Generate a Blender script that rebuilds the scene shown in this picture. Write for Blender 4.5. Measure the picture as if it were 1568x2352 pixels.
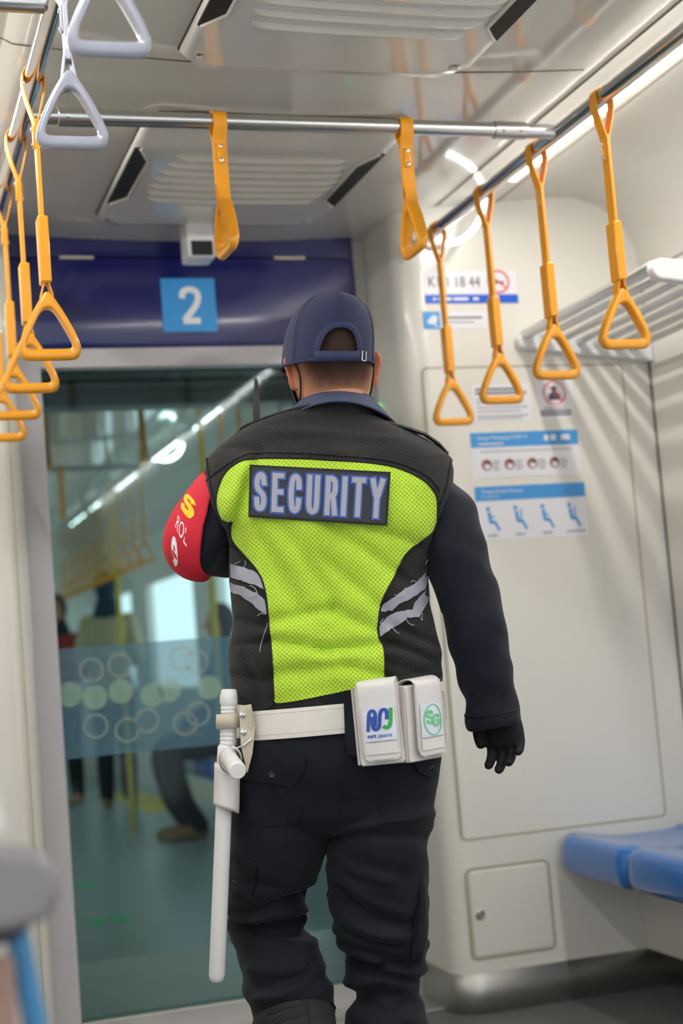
import bpy, bmesh, math, random
from mathutils import Vector, Matrix, noise
from mathutils.bvhtree import BVHTree
from mathutils.geometry import delaunay_2d_cdt
random.seed(7)
PI = math.pi
for o in list(bpy.data.objects): bpy.data.objects.remove(o)
SC = bpy.context.scene
COL = SC.collection

# ------------------------------------------------------------------ camera
YAW, PIT, ROL, FPX, CH = .31233612, .09081743, .0801662, 3494.3, 1.06
cy, sy, cp, sp = math.cos(YAW), math.sin(YAW), math.cos(PIT), math.sin(PIT)
FW = Vector((sy*cp, cy*cp, sp)); RT0 = Vector((cy, -sy, 0)); UP0 = RT0.cross(FW)
RT = RT0*math.cos(ROL) - UP0*math.sin(ROL); UP = RT0*math.sin(ROL) + UP0*math.cos(ROL)
CAM = Vector((0, 0, CH))
cd = bpy.data.cameras.new('camera'); cam = bpy.data.objects.new('camera', cd); COL.objects.link(cam)
M = Matrix((RT, UP, -FW)).transposed().to_4x4(); M.translation = CAM
cam.matrix_world = M
cd.sensor_fit = 'VERTICAL'; cd.sensor_height = 36; cd.sensor_width = 24
cd.lens = FPX/2352*36
cd.clip_start = .05; cd.clip_end = 100
cd.dof.use_dof = True; cd.dof.focus_distance = 2.78; cd.dof.aperture_fstop = 2.8
SC.camera = cam

# ------------------------------------------------------------------ world, exposure
w = bpy.data.worlds.new('World'); SC.world = w; w.use_nodes = True
w.node_tree.nodes['Background'].inputs[0].default_value = (.86, .93, 1, 1)
w.node_tree.nodes['Background'].inputs[1].default_value = 1.5
SC.view_settings.view_transform = 'Standard'; SC.view_settings.look = 'None'
SC.view_settings.exposure = -0.06; SC.view_settings.gamma = 1.0
LED = 95.0

def ray(px, py): return FW + RT*((px-784)/FPX) - UP*((py-1176)/FPX)
def bp(px, py, ax, val):
    d = ray(px, py); i = 'xyz'.index(ax); return CAM + d*((val-CAM[i])/d[i])
FH = Vector((sy, cy, 0)); RH = Vector((cy, -sy, 0))
def at(px, py, v=0):                       # point on the guard's vertical plane, v metres further away
    d = ray(px, py); return CAM + d*((2.85+v)/d.dot(FH))
def uvz(P): return Vector((P.dot(RH), P.dot(FH)-2.85, P.z))
def W3(u, v, z): return RH*u + FH*(v+2.85) + Vector((0, 0, z))

# ------------------------------------------------------------------ materials
def srgb(r, g, b):
    f = lambda c: (c/12.92 if c <= .04045 else ((c+.055)/1.055)**2.4)
    return (f(r/255), f(g/255), f(b/255), 1)
def mat(name, col, rough=.5, metal=0, emis=None, es=0, var=.06, nscale=30, bump=0, bscale=200, coat=0, alpha=1, spec=.5, sheen=0, trans=0):
    m = bpy.data.materials.new(name); m.use_nodes = True
    nt = m.node_tree; b = nt.nodes['Principled BSDF']
    b.inputs['Roughness'].default_value = rough; b.inputs['Metallic'].default_value = metal
    b.inputs['Specular IOR Level'].default_value = spec
    b.inputs['Coat Weight'].default_value = coat; b.inputs['Coat Roughness'].default_value = .06
    b.inputs['Sheen Weight'].default_value = sheen; b.inputs['Alpha'].default_value = alpha
    b.inputs['Transmission Weight'].default_value = trans
    if len(col) == 3: col = (*col, 1)
    tc = nt.nodes.new('ShaderNodeTexCoord')
    if var:
        n = nt.nodes.new('ShaderNodeTexNoise'); n.inputs['Scale'].default_value = nscale; n.inputs['Detail'].default_value = 3
        nt.links.new(tc.outputs['Object'], n.inputs['Vector'])
        mx = nt.nodes.new('ShaderNodeMix'); mx.data_type = 'RGBA'
        mx.inputs[6].default_value = tuple(c*(1-var) for c in col[:3])+(1,)
        mx.inputs[7].default_value = tuple(min(1, c*(1+var)) for c in col[:3])+(1,)
        nt.links.new(n.outputs['Fac'], mx.inputs[0]); nt.links.new(mx.outputs[2], b.inputs['Base Color'])
    else: b.inputs['Base Color'].default_value = col
    if bump:
        n2 = nt.nodes.new('ShaderNodeTexNoise'); n2.inputs['Scale'].default_value = bscale; n2.inputs['Detail'].default_value = 2
        nt.links.new(tc.outputs['Object'], n2.inputs['Vector'])
        bm_ = nt.nodes.new('ShaderNodeBump'); bm_.inputs['Strength'].default_value = bump; bm_.inputs['Distance'].default_value = .002
        nt.links.new(n2.outputs['Fac'], bm_.inputs['Height']); nt.links.new(bm_.outputs[0], b.inputs['Normal'])
    if emis:
        b.inputs['Emission Color'].default_value = emis; b.inputs['Emission Strength'].default_value = es
    return m
def mesh_fabric(name, col, hole, pitch, rough=.8, depth=.9, rot=45, cx=1.0):
    """sports-mesh cloth: a lattice of small holes"""
    m = bpy.data.materials.new(name); m.use_nodes = True; nt = m.node_tree; b = nt.nodes['Principled BSDF']
    b.inputs['Roughness'].default_value = rough; b.inputs['Sheen Weight'].default_value = .1; b.inputs['Specular IOR Level'].default_value = .25
    tc = nt.nodes.new('ShaderNodeTexCoord'); mp = nt.nodes.new('ShaderNodeMapping')
    mp.inputs['Rotation'].default_value = (0, 0, YAW)
    nt.links.new(tc.outputs['Object'], mp.inputs[0])
    sx = nt.nodes.new('ShaderNodeSeparateXYZ'); nt.links.new(mp.outputs[0], sx.inputs[0])
    cb = nt.nodes.new('ShaderNodeCombineXYZ'); nt.links.new(sx.outputs[0], cb.inputs[0]); nt.links.new(sx.outputs[2], cb.inputs[1])
    m2 = nt.nodes.new('ShaderNodeMapping'); m2.inputs['Rotation'].default_value = (0, 0, math.radians(rot)); m2.inputs['Scale'].default_value = (cx, 1, 1)
    nt.links.new(cb.outputs[0], m2.inputs[0])
    v = nt.nodes.new('ShaderNodeTexVoronoi'); v.voronoi_dimensions = '2D'; v.inputs['Scale'].default_value = 1/pitch; v.inputs['Randomness'].default_value = 0
    nt.links.new(m2.outputs[0], v.inputs['Vector'])
    mr = nt.nodes.new('ShaderNodeMapRange'); mr.inputs['From Min'].default_value = .18; mr.inputs['From Max'].default_value = .45
    nt.links.new(v.outputs['Distance'], mr.inputs[0])
    mx = nt.nodes.new('ShaderNodeMix'); mx.data_type = 'RGBA'; mx.inputs[6].default_value = hole; mx.inputs[7].default_value = col
    nt.links.new(mr.outputs[0], mx.inputs[0]); nt.links.new(mx.outputs[2], b.inputs['Base Color'])
    bu = nt.nodes.new('ShaderNodeBump'); bu.inputs['Strength'].default_value = depth; bu.inputs['Distance'].default_value = .0015
    nt.links.new(mr.outputs[0], bu.inputs['Height']); nt.links.new(bu.outputs[0], b.inputs['Normal'])
    return m
K = {}
K['cream'] = mat('cream_panel', srgb(228, 225, 216), .28, var=.015, nscale=3, coat=.3)
K['cream_line'] = mat('panel_groove', srgb(170, 165, 140), .5)
K['ceil'] = mat('ceiling_gloss', srgb(212, 209, 201), .12, var=.01, nscale=2, coat=.5)
K['ceil_panel'] = mat('ceiling_panel', srgb(214, 211, 203), .13, var=.01, nscale=2, coat=.5)
K['black'] = mat('black', (.006, .006, .006), .6)
K['navy'] = mat('navy_header', srgb(26, 31, 98), .18, var=.05, coat=.25)
K['lightgrey'] = mat('light_grey_frame', srgb(196, 194, 198), .35, var=.02)
K['steel'] = mat('brushed_steel', (.52, .51, .49), .48, metal=1, var=.1, nscale=8)
K['chrome'] = mat('polished_steel', (.66, .66, .66), .11, metal=1, var=.03)
K['satin'] = mat('satin_steel', (.62, .62, .60), .24, metal=1, var=.05)
K['floor'] = mat('floor_vinyl', srgb(98, 98, 98), .42, var=.12, nscale=120)
K['floor2'] = mat('floor_vinyl_teal', srgb(150, 165, 164), .3, var=.06, nscale=60)
K['yellow'] = mat('yellow_plastic', srgb(234, 158, 22), .28, var=.03, coat=.35)
K['yweb'] = mat('yellow_webbing', srgb(232, 154, 22), .45, var=.06, bump=.2, bscale=600)
K['grey'] = mat('grey_plastic', srgb(152, 155, 170), .25, var=.02, coat=.35)
K['gweb'] = mat('grey_webbing', srgb(178, 180, 192), .5, var=.05, bump=.2, bscale=600)
K['led'] = mat('led_strip', (1, 1, 1), .5, var=0, emis=(1, .97, .93, 1), es=LED)
K['led_far'] = mat('led_strip_next', (1, 1, 1), .5, var=0, emis=(.95, 1, .98, 1), es=9)
K['softglow'] = mat('soft_white_glow', (1, 1, 1), .5, var=0, emis=(.97, 1, .97, 1), es=8)
K['seat'] = mat('blue_seat_plastic', srgb(48, 112, 190), .18, var=.03, coat=.5)
K['white'] = mat('white_sticker', srgb(232, 232, 238), .35, var=0)
K['stblue'] = mat('sticker_blue', srgb(66, 150, 218), .35, var=0)
K['barblue'] = mat('bar_blue', srgb(28, 92, 205), .35, var=0)
K['sky'] = mat('sign_blue', srgb(52, 150, 220), .35, var=0)
K['ink'] = mat('ink', srgb(60, 60, 70), .5, var=0)
K['greyink'] = mat('grey_ink', srgb(140, 140, 150), .5, var=0)
K['red'] = mat('red_ink', srgb(214, 60, 70), .5, var=0)
K['skin2'] = mat('photo_skin', srgb(150, 90, 80), .5, var=.3, nscale=120)
K['rackp'] = mat('rack_white', srgb(228, 228, 230), .3, var=.01)
K['green'] = mat('green_indicator', (.05, .8, .2), .4, var=0, emis=(.05, 1, .3, 1), es=1.3)
K['yline'] = mat('yellow_line', srgb(215, 190, 40), .5)
K['arrowrefl'] = mat('arrow_reflection_green', srgb(60, 190, 130), .5)
# guard
K['shirt'] = mat('navy_shirt', srgb(15, 19, 32), .78, var=.12, nscale=12, bump=.25, bscale=900, sheen=.08, spec=.25)
K['trouser'] = mat('navy_trousers', srgb(13, 17, 26), .75, var=.14, nscale=9, bump=.25, bscale=900, sheen=.06, spec=.25)
K['collar'] = mat('navy_collar', srgb(62, 68, 92), .8, var=.08, bump=.2, bscale=900, spec=.3)
K['cap'] = mesh_fabric('navy_cap_mesh', srgb(40, 46, 78), srgb(26, 30, 55), .0032, depth=.4)
K['captrim'] = mat('cap_trim', srgb(42, 48, 78), .75, var=.05, bump=.2, bscale=900, spec=.3)
K['lime'] = mesh_fabric('lime_mesh', srgb(192, 226, 70), srgb(148, 184, 40), .0058, depth=.7)
K['vblack'] = mesh_fabric('black_mesh', srgb(37, 37, 36), srgb(22, 22, 23), .0046, depth=.8)
K['vtrim'] = mat('black_binding', srgb(28, 28, 32), .7, var=.1, spec=.3)
K['reflect'] = mat('grey_reflective_tape', srgb(150, 150, 162), .45, var=.08, nscale=60)
K['thread'] = mat('grey_thread', srgb(170, 170, 178), .8)
K['patch'] = mat('patch_black', srgb(38, 39, 46), .6, var=.1, nscale=200, bump=.2, bscale=900)
K['patchedge'] = mat('patch_edge', srgb(14, 14, 18), .7)
K['letter'] = mat('letter_grey', srgb(158, 158, 170), .55, var=.02)
K['letterblue'] = mat('letter_blue', srgb(48, 88, 168), .55, var=.03)
K['armred'] = mat('armband_red', srgb(206, 40, 58), .7, var=.06, nscale=20, bump=.15, bscale=800, spec=.3)
K['txtyel'] = mat('text_yellow', srgb(250, 200, 20), .5, var=0)
K['txtwhite'] = mat('text_white', srgb(240, 240, 240), .5, var=0)
K['belt'] = mat('white_belt', srgb(226, 221, 212), .55, var=.08, nscale=40, bump=.3, bscale=500)
K['pouch'] = mat('white_pouch', srgb(216, 212, 210), .5, var=.07, nscale=30, bump=.15, bscale=200)
K['pouch_edge'] = mat('pouch_edge', srgb(196, 188, 182), .6, var=.1, nscale=40)
K['label'] = mat('label_film', srgb(214, 216, 230), .22, var=.03, coat=.5)
K['mblue'] = mat('logo_blue', srgb(40, 75, 165), .4, var=0)
K['mgreen'] = mat('logo_green', srgb(50, 160, 70), .4, var=0)
K['lgreen'] = mat('logo_soft_green', srgb(110, 195, 140), .4, var=0)
K['baton'] = mat('white_baton', srgb(226, 225, 224), .38, var=.03, nscale=15, bump=.05, bscale=60)
K['leather'] = mat('worn_white_leather', srgb(196, 186, 168), .55, var=.12, nscale=40)
K['glove'] = mat('black_glove', srgb(22, 22, 25), .7, var=.15, nscale=80, bump=.3, bscale=700, spec=.3)
K['boot'] = mat('black_boot', srgb(30, 30, 32), .5, var=.1)
K['gaiter'] = mat('black_webbing', srgb(40, 41, 44), .8, var=.1, bump=.4, bscale=700, spec=.3)
K['radio'] = mat('black_radio', srgb(18, 20, 19), .45, var=.05)
K['mask'] = mat('black_mask', srgb(18, 18, 22), .7, var=.1)
K['glassedge'] = mat('glass_edge', srgb(40, 90, 75), .3)
# skin: brown with stubble shadow on the clipped back of the head (a property of the hair itself)
def skin_mat():
    m = mat('brown_skin', srgb(186, 128, 96), .5, var=.07, nscale=25, bump=.15, bscale=350)
    b = m.node_tree.nodes['Principled BSDF']; b.inputs['Subsurface Weight'].default_value = .12
    b.inputs['Subsurface Radius'].default_value = (.01, .004, .002)
    return m
K['skin'] = skin_mat()
K['ear'] = mat('ear_skin', srgb(196, 116, 84), .5, var=.05, nscale=30)
def glass_mat(name, tint, rough=0.0, refl=1.5):
    m = bpy.data.materials.new(name); m.use_nodes = True; nt = m.node_tree; nt.nodes.clear()
    o = nt.nodes.new('ShaderNodeOutputMaterial'); t = nt.nodes.new('ShaderNodeBsdfTransparent'); t.inputs[0].default_value = tint
    g = nt.nodes.new('ShaderNodeBsdfGlossy'); g.inputs['Roughness'].default_value = rough
    fr = nt.nodes.new('ShaderNodeFresnel'); fr.inputs[0].default_value = refl
    mx = nt.nodes.new('ShaderNodeMixShader'); nt.links.new(fr.outputs[0], mx.inputs[0]); nt.links.new(t.outputs[0], mx.inputs[1]); nt.links.new(g.outputs[0], mx.inputs[2])
    nt.links.new(mx.outputs[0], o.inputs[0]); return m
K['glass'] = glass_mat('teal_glass', (.72, .87, .86, 1), .05, 1.28)
K['clear'] = glass_mat('clear_glass', (.93, .95, .95, 1), .02)
def film_mat(name, col, amount):
    m = bpy.data.materials.new(name); m.use_nodes = True; nt = m.node_tree; nt.nodes.clear()
    o = nt.nodes.new('ShaderNodeOutputMaterial'); t = nt.nodes.new('ShaderNodeBsdfTransparent')
    d = nt.nodes.new('ShaderNodeBsdfDiffuse'); d.inputs[0].default_value = col
    mx = nt.nodes.new('ShaderNodeMixShader'); mx.inputs[0].default_value = amount
    nt.links.new(t.outputs[0], mx.inputs[1]); nt.links.new(d.outputs[0], mx.inputs[2]); nt.links.new(mx.outputs[0], o.inputs[0]); return m
K['frost'] = film_mat('frosted_film', srgb(105, 145, 165), .42)
K['dot'] = film_mat('pale_green_film', srgb(180, 215, 195), .34)
K['dotring'] = film_mat('pale_ring_film', srgb(190, 205, 195), .28)

# ------------------------------------------------------------------ mesh helpers
class MB:
    def __init__(s): s.v = []; s.f = []; s.m = []; s.mats = []
    def mi(s, m):
        if m not in s.mats: s.mats.append(m)
        return s.mats.index(m)
    def add(s, vs, fs, m=0):
        k = len(s.v); s.v += [Vector(p) for p in vs]
        for f in fs: s.f.append(tuple(i+k for i in f)); s.m.append(m)
    def grid(s, rows, closed=True, caps=True, m=0):
        n = len(rows[0]); vs = [p for r in rows for p in r]; fs = []
        for i in range(len(rows)-1):
            for j in range(n if closed else n-1):
                a = i*n+j; b = i*n+(j+1) % n; fs.append((a, b, b+n, a+n))
        if caps and closed:
            fs.append(tuple(range(n-1, -1, -1))); fs.append(tuple(range((len(rows)-1)*n, len(rows)*n)))
        s.add(vs, fs, m)
    def box(s, c, d, m=0, rz=0):
        x, y, z = d[0]/2, d[1]/2, d[2]/2; R = Matrix.Rotation(rz, 3, 'Z'); c = Vector(c)
        vs = [c+R@Vector((a*x, b*y, e*z)) for e in (-1, 1) for a, b in ((-1, -1), (1, -1), (1, 1), (-1, 1))]
        s.add(vs, [(3, 2, 1, 0), (4, 5, 6, 7), (0, 1, 5, 4), (1, 2, 6, 5), (2, 3, 7, 6), (3, 0, 4, 7)], m)
    def box2(s, a, b, m=0): s.box([(a[i]+b[i])/2 for i in range(3)], [abs(a[i]-b[i]) for i in range(3)], m)
    def prism(s, poly, h, m=0, o=Vector((0, 0, 0)), ex=Vector((1, 0, 0)), ey=Vector((0, 0, 1)), ez=Vector((0, -1, 0))):
        """poly in (ex,ey), extruded by h along ez"""
        n = len(poly); vs = [o+ex*p[0]+ey*p[1] for p in poly]; vs += [v+ez*h for v in vs]
        fs = [tuple(range(n-1, -1, -1)), tuple(range(n, 2*n))]+[(i, (i+1) % n, (i+1) % n+n, i+n) for i in range(n)]
        s.add(vs, fs, m)
    def tube(s, pts, r, n=12, m=0, caps=True, up=None, flat=1.0, sq=2.0):
        pts = [Vector(p) for p in pts]; R = r if isinstance(r, (list, tuple)) else [r]*len(pts)
        rows = []; prev = None
        for i, p in enumerate(pts):
            t = (pts[min(i+1, len(pts)-1)]-pts[max(i-1, 0)]).normalized()
            if prev is None:
                a = up or (Vector((0, 0, 1)) if abs(t.z) < .9 else Vector((0, 1, 0)))
                x = (a-t*a.dot(t)).normalized()
            else: x = (prev-t*prev.dot(t)).normalized()
            prev = x; y = t.cross(x); rr = R[i]; ra, rb = (rr if isinstance(rr, (tuple, list)) else (rr, rr*flat))
            row = []
            for k in range(n):
                c, q = math.cos(2*PI*k/n), math.sin(2*PI*k/n)
                if sq != 2:
                    c = math.copysign(abs(c)**(2/sq), c); q = math.copysign(abs(q)**(2/sq), q)
                row.append(p+x*c*ra+y*q*rb)
            rows.append(row)
        s.grid(rows, True, caps, m)
    def band(s, pts, width, th, m=0, axis=Vector((0, 1, 0)), closed=False):
        """flat ribbon along pts, its width along axis"""
        pts = [Vector(p) for p in pts]; n = len(pts); rows = []
        for i, p in enumerate(pts):
            a = pts[(i-1) % n] if closed else pts[max(i-1, 0)]; b = pts[(i+1) % n] if closed else pts[min(i+1, n-1)]
            t = (b-a).normalized(); nn = t.cross(axis).normalized()
            rows.append([p+axis*width/2+nn*th/2, p-axis*width/2+nn*th/2, p-axis*width/2-nn*th/2, p+axis*width/2-nn*th/2])
        if closed: rows.append(rows[0])
        s.grid(rows, True, not closed, m)
    def lathe(s, prof, c, axis=Vector((0, 0, 1)), n=24, m=0):
        axis = axis.normalized(); a = Vector((1, 0, 0)) if abs(axis.x) < .9 else Vector((0, 1, 0))
        x = (a-axis*a.dot(axis)).normalized(); y = axis.cross(x); c = Vector(c)
        s.grid([[c+axis*h+(x*math.cos(2*PI*k/n)+y*math.sin(2*PI*k/n))*max(r, 1e-5) for k in range(n)] for r, h in prof], True, True, m)
def tag(o, label=None, cat=None, group=None, kind=None):
    if label: o['label'] = label
    if cat: o['category'] = cat
    if group: o['group'] = group
    if kind: o['kind'] = kind
    return o
def thing(name, loc, label, cat, group=None):
    o = bpy.data.objects.new(name, None); o.empty_display_size = .05; o.location = loc; COL.objects.link(o)
    return tag(o, label, cat, group)
def origin_of(parent):
    v = Vector((0, 0, 0)); p = parent
    while p is not None: v += p.location; p = p.parent
    return v
def obj(name, mb, mats, parent=None, smooth=True, bevel=0, seg=2, loc=None, sub=0, solid=0, angle=40, local=False):
    me = bpy.data.meshes.new(name)
    off = Vector((0, 0, 0)) if local else origin_of(parent)
    l = Vector(loc) if loc is not None else Vector((0, 0, 0))
    if parent is None and loc is None and mb.v:                      # origin at the base centre
        xs = [v.x for v in mb.v]; ys = [v.y for v in mb.v]; zs = [v.z for v in mb.v]
        l = Vector(((min(xs)+max(xs))/2, (min(ys)+max(ys))/2, min(zs)))
    me.from_pydata([v-off-l for v in mb.v], [], mb.f); me.validate(); me.update()
    if not isinstance(mats, (list, tuple)): mats = [mats]
    for mm in mats: me.materials.append(K[mm] if isinstance(mm, str) else mm)
    if len(me.polygons) == len(mb.m):
        me.polygons.foreach_set('material_index', mb.m)
    b = bmesh.new(); b.from_mesh(me); bmesh.ops.recalc_face_normals(b, faces=b.faces); b.to_mesh(me); b.free()
    if smooth:
        me.polygons.foreach_set('use_smooth', [True]*len(me.polygons))
        try: me.set_sharp_from_angle(angle=math.radians(angle))
        except Exception: pass
    o = bpy.data.objects.new(name, me); COL.objects.link(o); o.location = l
    if parent: o.parent = parent
    if solid:
        d = o.modifiers.new('solid', 'SOLIDIFY'); d.thickness = solid; d.offset = 1
    if bevel:
        d = o.modifiers.new('bevel', 'BEVEL'); d.width = bevel; d.segments = seg; d.limit_method = 'ANGLE'; d.angle_limit = math.radians(35)
    if sub:
        d = o.modifiers.new('sub', 'SUBSURF'); d.levels = sub; d.render_levels = sub
    return o
def struct(name, mb, mats, **k): return tag(obj(name, mb, mats, None, **k), kind='structure')
def cr(pts, n=6, closed=False):
    """Catmull-Rom through points (any dimension)"""
    P = [tuple(p) for p in pts]; out = []; N = len(P)
    for i in range(N if closed else N-1):
        if closed: a, b, c, d = P[(i-1) % N], P[i], P[(i+1) % N], P[(i+2) % N]
        else: a, b, c, d = P[max(i-1, 0)], P[i], P[i+1], P[min(i+2, N-1)]
        for k in range(n):
            t = k/n
            out.append(tuple(.5*((2*q)+(r-p)*t+(2*p-5*q+4*r-s_)*t*t+(-p+3*q-3*r+s_)*t**3) for p, q, r, s_ in zip(a, b, c, d)))
    if not closed: out.append(P[-1])
    return out
def lerp(a, b, t): return a+(b-a)*t
def interp(tab, x):
    if x <= tab[0][0]: return tab[0][1]
    for (a, p), (b, q) in zip(tab, tab[1:]):
        if x <= b: return p+(q-p)*(x-a)/(b-a)
    return tab[-1][1]
def sm(a, b, x):
    t = max(0, min(1, (x-a)/(b-a))); return t*t*(3-2*t)
def temp_mesh(mb, remesh=0, smooth_it=0):
    me = bpy.data.meshes.new('t'); me.from_pydata([tuple(v) for v in mb.v], [], mb.f); me.update()
    b = bmesh.new(); b.from_mesh(me); bmesh.ops.recalc_face_normals(b, faces=b.faces); b.to_mesh(me); b.free()
    o = bpy.data.objects.new('t', me); COL.objects.link(o)
    d = o.modifiers.new('r', 'REMESH'); d.mode = 'VOXEL'; d.voxel_size = remesh
    if smooth_it:
        s_ = o.modifiers.new('s', 'SMOOTH'); s_.iterations = smooth_it; s_.factor = .5
    dg = bpy.context.evaluated_depsgraph_get(); ev = o.evaluated_get(dg); m2 = ev.to_mesh()
    r = MB(); r.v = [v.co.copy() for v in m2.vertices]; nrm = [v.normal.copy() for v in m2.vertices]
    r.f = [tuple(p.vertices) for p in m2.polygons]; r.m = [0]*len(r.f)
    ev.to_mesh_clear(); bpy.data.objects.remove(o); bpy.data.meshes.remove(me)
    return r, nrm

# flat artwork: a "mapper" f(s,t,off) places 2D drawings on a real surface
def quadmap(P00, P10, P11, P01, flip=1):
    n = (P10-P00).cross(P01-P00).normalized()*flip
    def f(s_, t, off=0):
        return (P00*(1-s_)*(1-t)+P10*s_*(1-t)+P11*s_*t+P01*(1-s_)*t)+n*off
    return f
def art_poly(mb, f, poly, off, th, m=0, dens=0):
    """filled polygon (s,t) on surface f, as a thin slab"""
    if dens:
        big = []
        n = len(poly)
        for i in range(n):
            a = Vector(poly[i]); b = Vector(poly[(i+1) % n]); k = max(1, int((b-a).length/dens))
            big += [a.lerp(b, j/k) for j in range(k)]
        xs = [p.x for p in big]; ys = [p.y for p in big]; pts = list(big); N = len(big)
        def inside(x, y):
            c = False
            for i in range(N):
                p, q = big[i], big[i-1]
                if (p.y > y) != (q.y > y) and x < (q.x-p.x)*(y-p.y)/(q.y-p.y)+p.x: c = not c
            return c
        y = min(ys)+dens/2
        while y < max(ys):
            x = min(xs)+dens/2
            while x < max(xs):
                if inside(x, y) and min((Vector((x, y))-q).length_squared for q in big) > (dens*.55)**2: pts.append(Vector((x, y)))
                x += dens
            y += dens
        r = delaunay_2d_cdt(pts, [(i, (i+1) % N) for i in range(N)], [list(range(N))], 1, 1e-9)
        vv, tris = r[0], r[2]
        base = [f(p.x, p.y, off) for p in vv]; top = [f(p.x, p.y, off+th) for p in vv]; nn = len(vv)
        fs = [tuple(t) for t in tris]; edges = {}
        for t in tris:
            for a, b in zip(t, t[1:]+t[:1] if isinstance(t, list) else tuple(t[1:])+tuple(t[:1])):
                edges[(a, b)] = 1
        side = [(a, b, b+nn, a+nn) for (a, b) in edges if (b, a) not in edges]
        mb.add(base+top, [tuple(i+nn for i in t) for t in fs]+[tuple(reversed(t)) for t in fs]+side, m)
    else:
        n = len(poly); base = [f(p[0], p[1], off) for p in poly]; top = [f(p[0], p[1], off+th) for p in poly]
        mb.add(base+top, [tuple(range(n-1, -1, -1)), tuple(range(n, 2*n))]+[(i, (i+1) % n, (i+1) % n+n, i+n) for i in range(n)], m)
def art_stroke(mb, f, pts, wdt, off, th, m=0, closed=False, aspect=1.0, cap=0, res=0):
    if res:
        out = []
        for (a, b), (c, d) in zip(pts, pts[1:]):
            l = math.hypot((c-a)*aspect, d-b)
            if l < 1e-6: continue
            k = max(1, int(l/res)); out += [(a+(c-a)*j/k, b+(d-b)*j/k) for j in range(k)]
        pts = out+[pts[-1]]
    """polyline of constant width; aspect = s-unit/t-unit in metres"""
    P = [Vector((p[0]*aspect, p[1])) for p in pts]; n = len(P)
    if cap and not closed:
        P[0] = P[0]+(P[0]-P[1]).normalized()*cap; P[-1] = P[-1]+(P[-1]-P[-2]).normalized()*cap
    L = []; R = []
    for i in range(n):
        a = P[(i-1) % n] if closed else P[max(i-1, 0)]; b = P[(i+1) % n] if closed else P[min(i+1, n-1)]
        d1 = (P[i]-a); d2 = (b-P[i])
        if d1.length < 1e-9: d1 = d2
        if d2.length < 1e-9: d2 = d1
        d1.normalize(); d2.normalize(); t = (d1+d2)
        t = t.normalized() if t.length > 1e-6 else d1
        nn = Vector((-t.y, t.x)); k = 1/max(.45, nn.dot(Vector((-d1.y, d1.x))))
        L.append(P[i]+nn*wdt/2*k); R.append(P[i]-nn*wdt/2*k)
    rows = []
    for l, r in zip(L, R):
        rows.append([f(l.x/aspect, l.y, off), f(r.x/aspect, r.y, off), f(r.x/aspect, r.y, off+th), f(l.x/aspect, l.y, off+th)])
    if closed: rows.append(rows[0])
    mb.grid(rows, True, not closed, m)
def circ(c, r, n=24, a0=0, a1=2*PI, asp=1):
    full = abs(a1-a0-2*PI) < 1e-6
    return [(c[0]+r*math.cos(a0+(a1-a0)*i/(n if full else n-1))/asp, c[1]+r*math.sin(a0+(a1-a0)*i/(n if full else n-1))) for i in range(n)]
def rrect(x0, y0, x1, y1, r, n=5, asp=1):
    out = []
    for cx_, cy_, a in ((x1-r/asp, y1-r, 0), (x0+r/asp, y1-r, PI/2), (x0+r/asp, y0+r, PI), (x1-r/asp, y0+r, 1.5*PI)):
        out += [(cx_+r/asp*math.cos(a+PI/2*i/n), cy_+r*math.sin(a+PI/2*i/n)) for i in range(n+1)]
    return out
def art_text(mb, f, txt, x0, x1, y0, y1, off, th, m=0, bold=.0):
    c = bpy.data.curves.new('t', 'FONT'); c.body = txt; c.extrude = .5; c.offset = bold; c.resolution_u = 3
    o = bpy.data.objects.new('t', c); COL.objects.link(o)
    dg = bpy.context.evaluated_depsgraph_get(); ev = o.evaluated_get(dg); me = ev.to_mesh()
    xs = [v.co.x for v in me.vertices]; ys = [v.co.y for v in me.vertices]
    ax, bx, ay, by = min(xs), max(xs), min(ys), max(ys)
    vs = [f(x0+(v.co.x-ax)/(bx-ax)*(x1-x0), y0+(v.co.y-ay)/(by-ay)*(y1-y0), off+(th if v.co.z > 0 else 0)) for v in me.vertices]
    mb.add(vs, [tuple(p.vertices) for p in me.polygons], m)
    ev.to_mesh_clear(); bpy.data.objects.remove(o); bpy.data.curves.remove(c)
S_ = cr([(.93, .76), (.80, .94), (.5, 1), (.17, .93), (.05, .74), (.20, .58), (.5, .50), (.80, .41), (.95, .25), (.82, .06), (.5, 0), (.18, .06), (.06, .26)], 4)
C_ = cr([(.95, .70), (.88, .90), (.55, 1), (.2, .92), (.06, .65), (.04, .5), (.06, .35), (.2, .08), (.55, 0), (.88, .10), (.95, .30)], 4)
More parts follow.
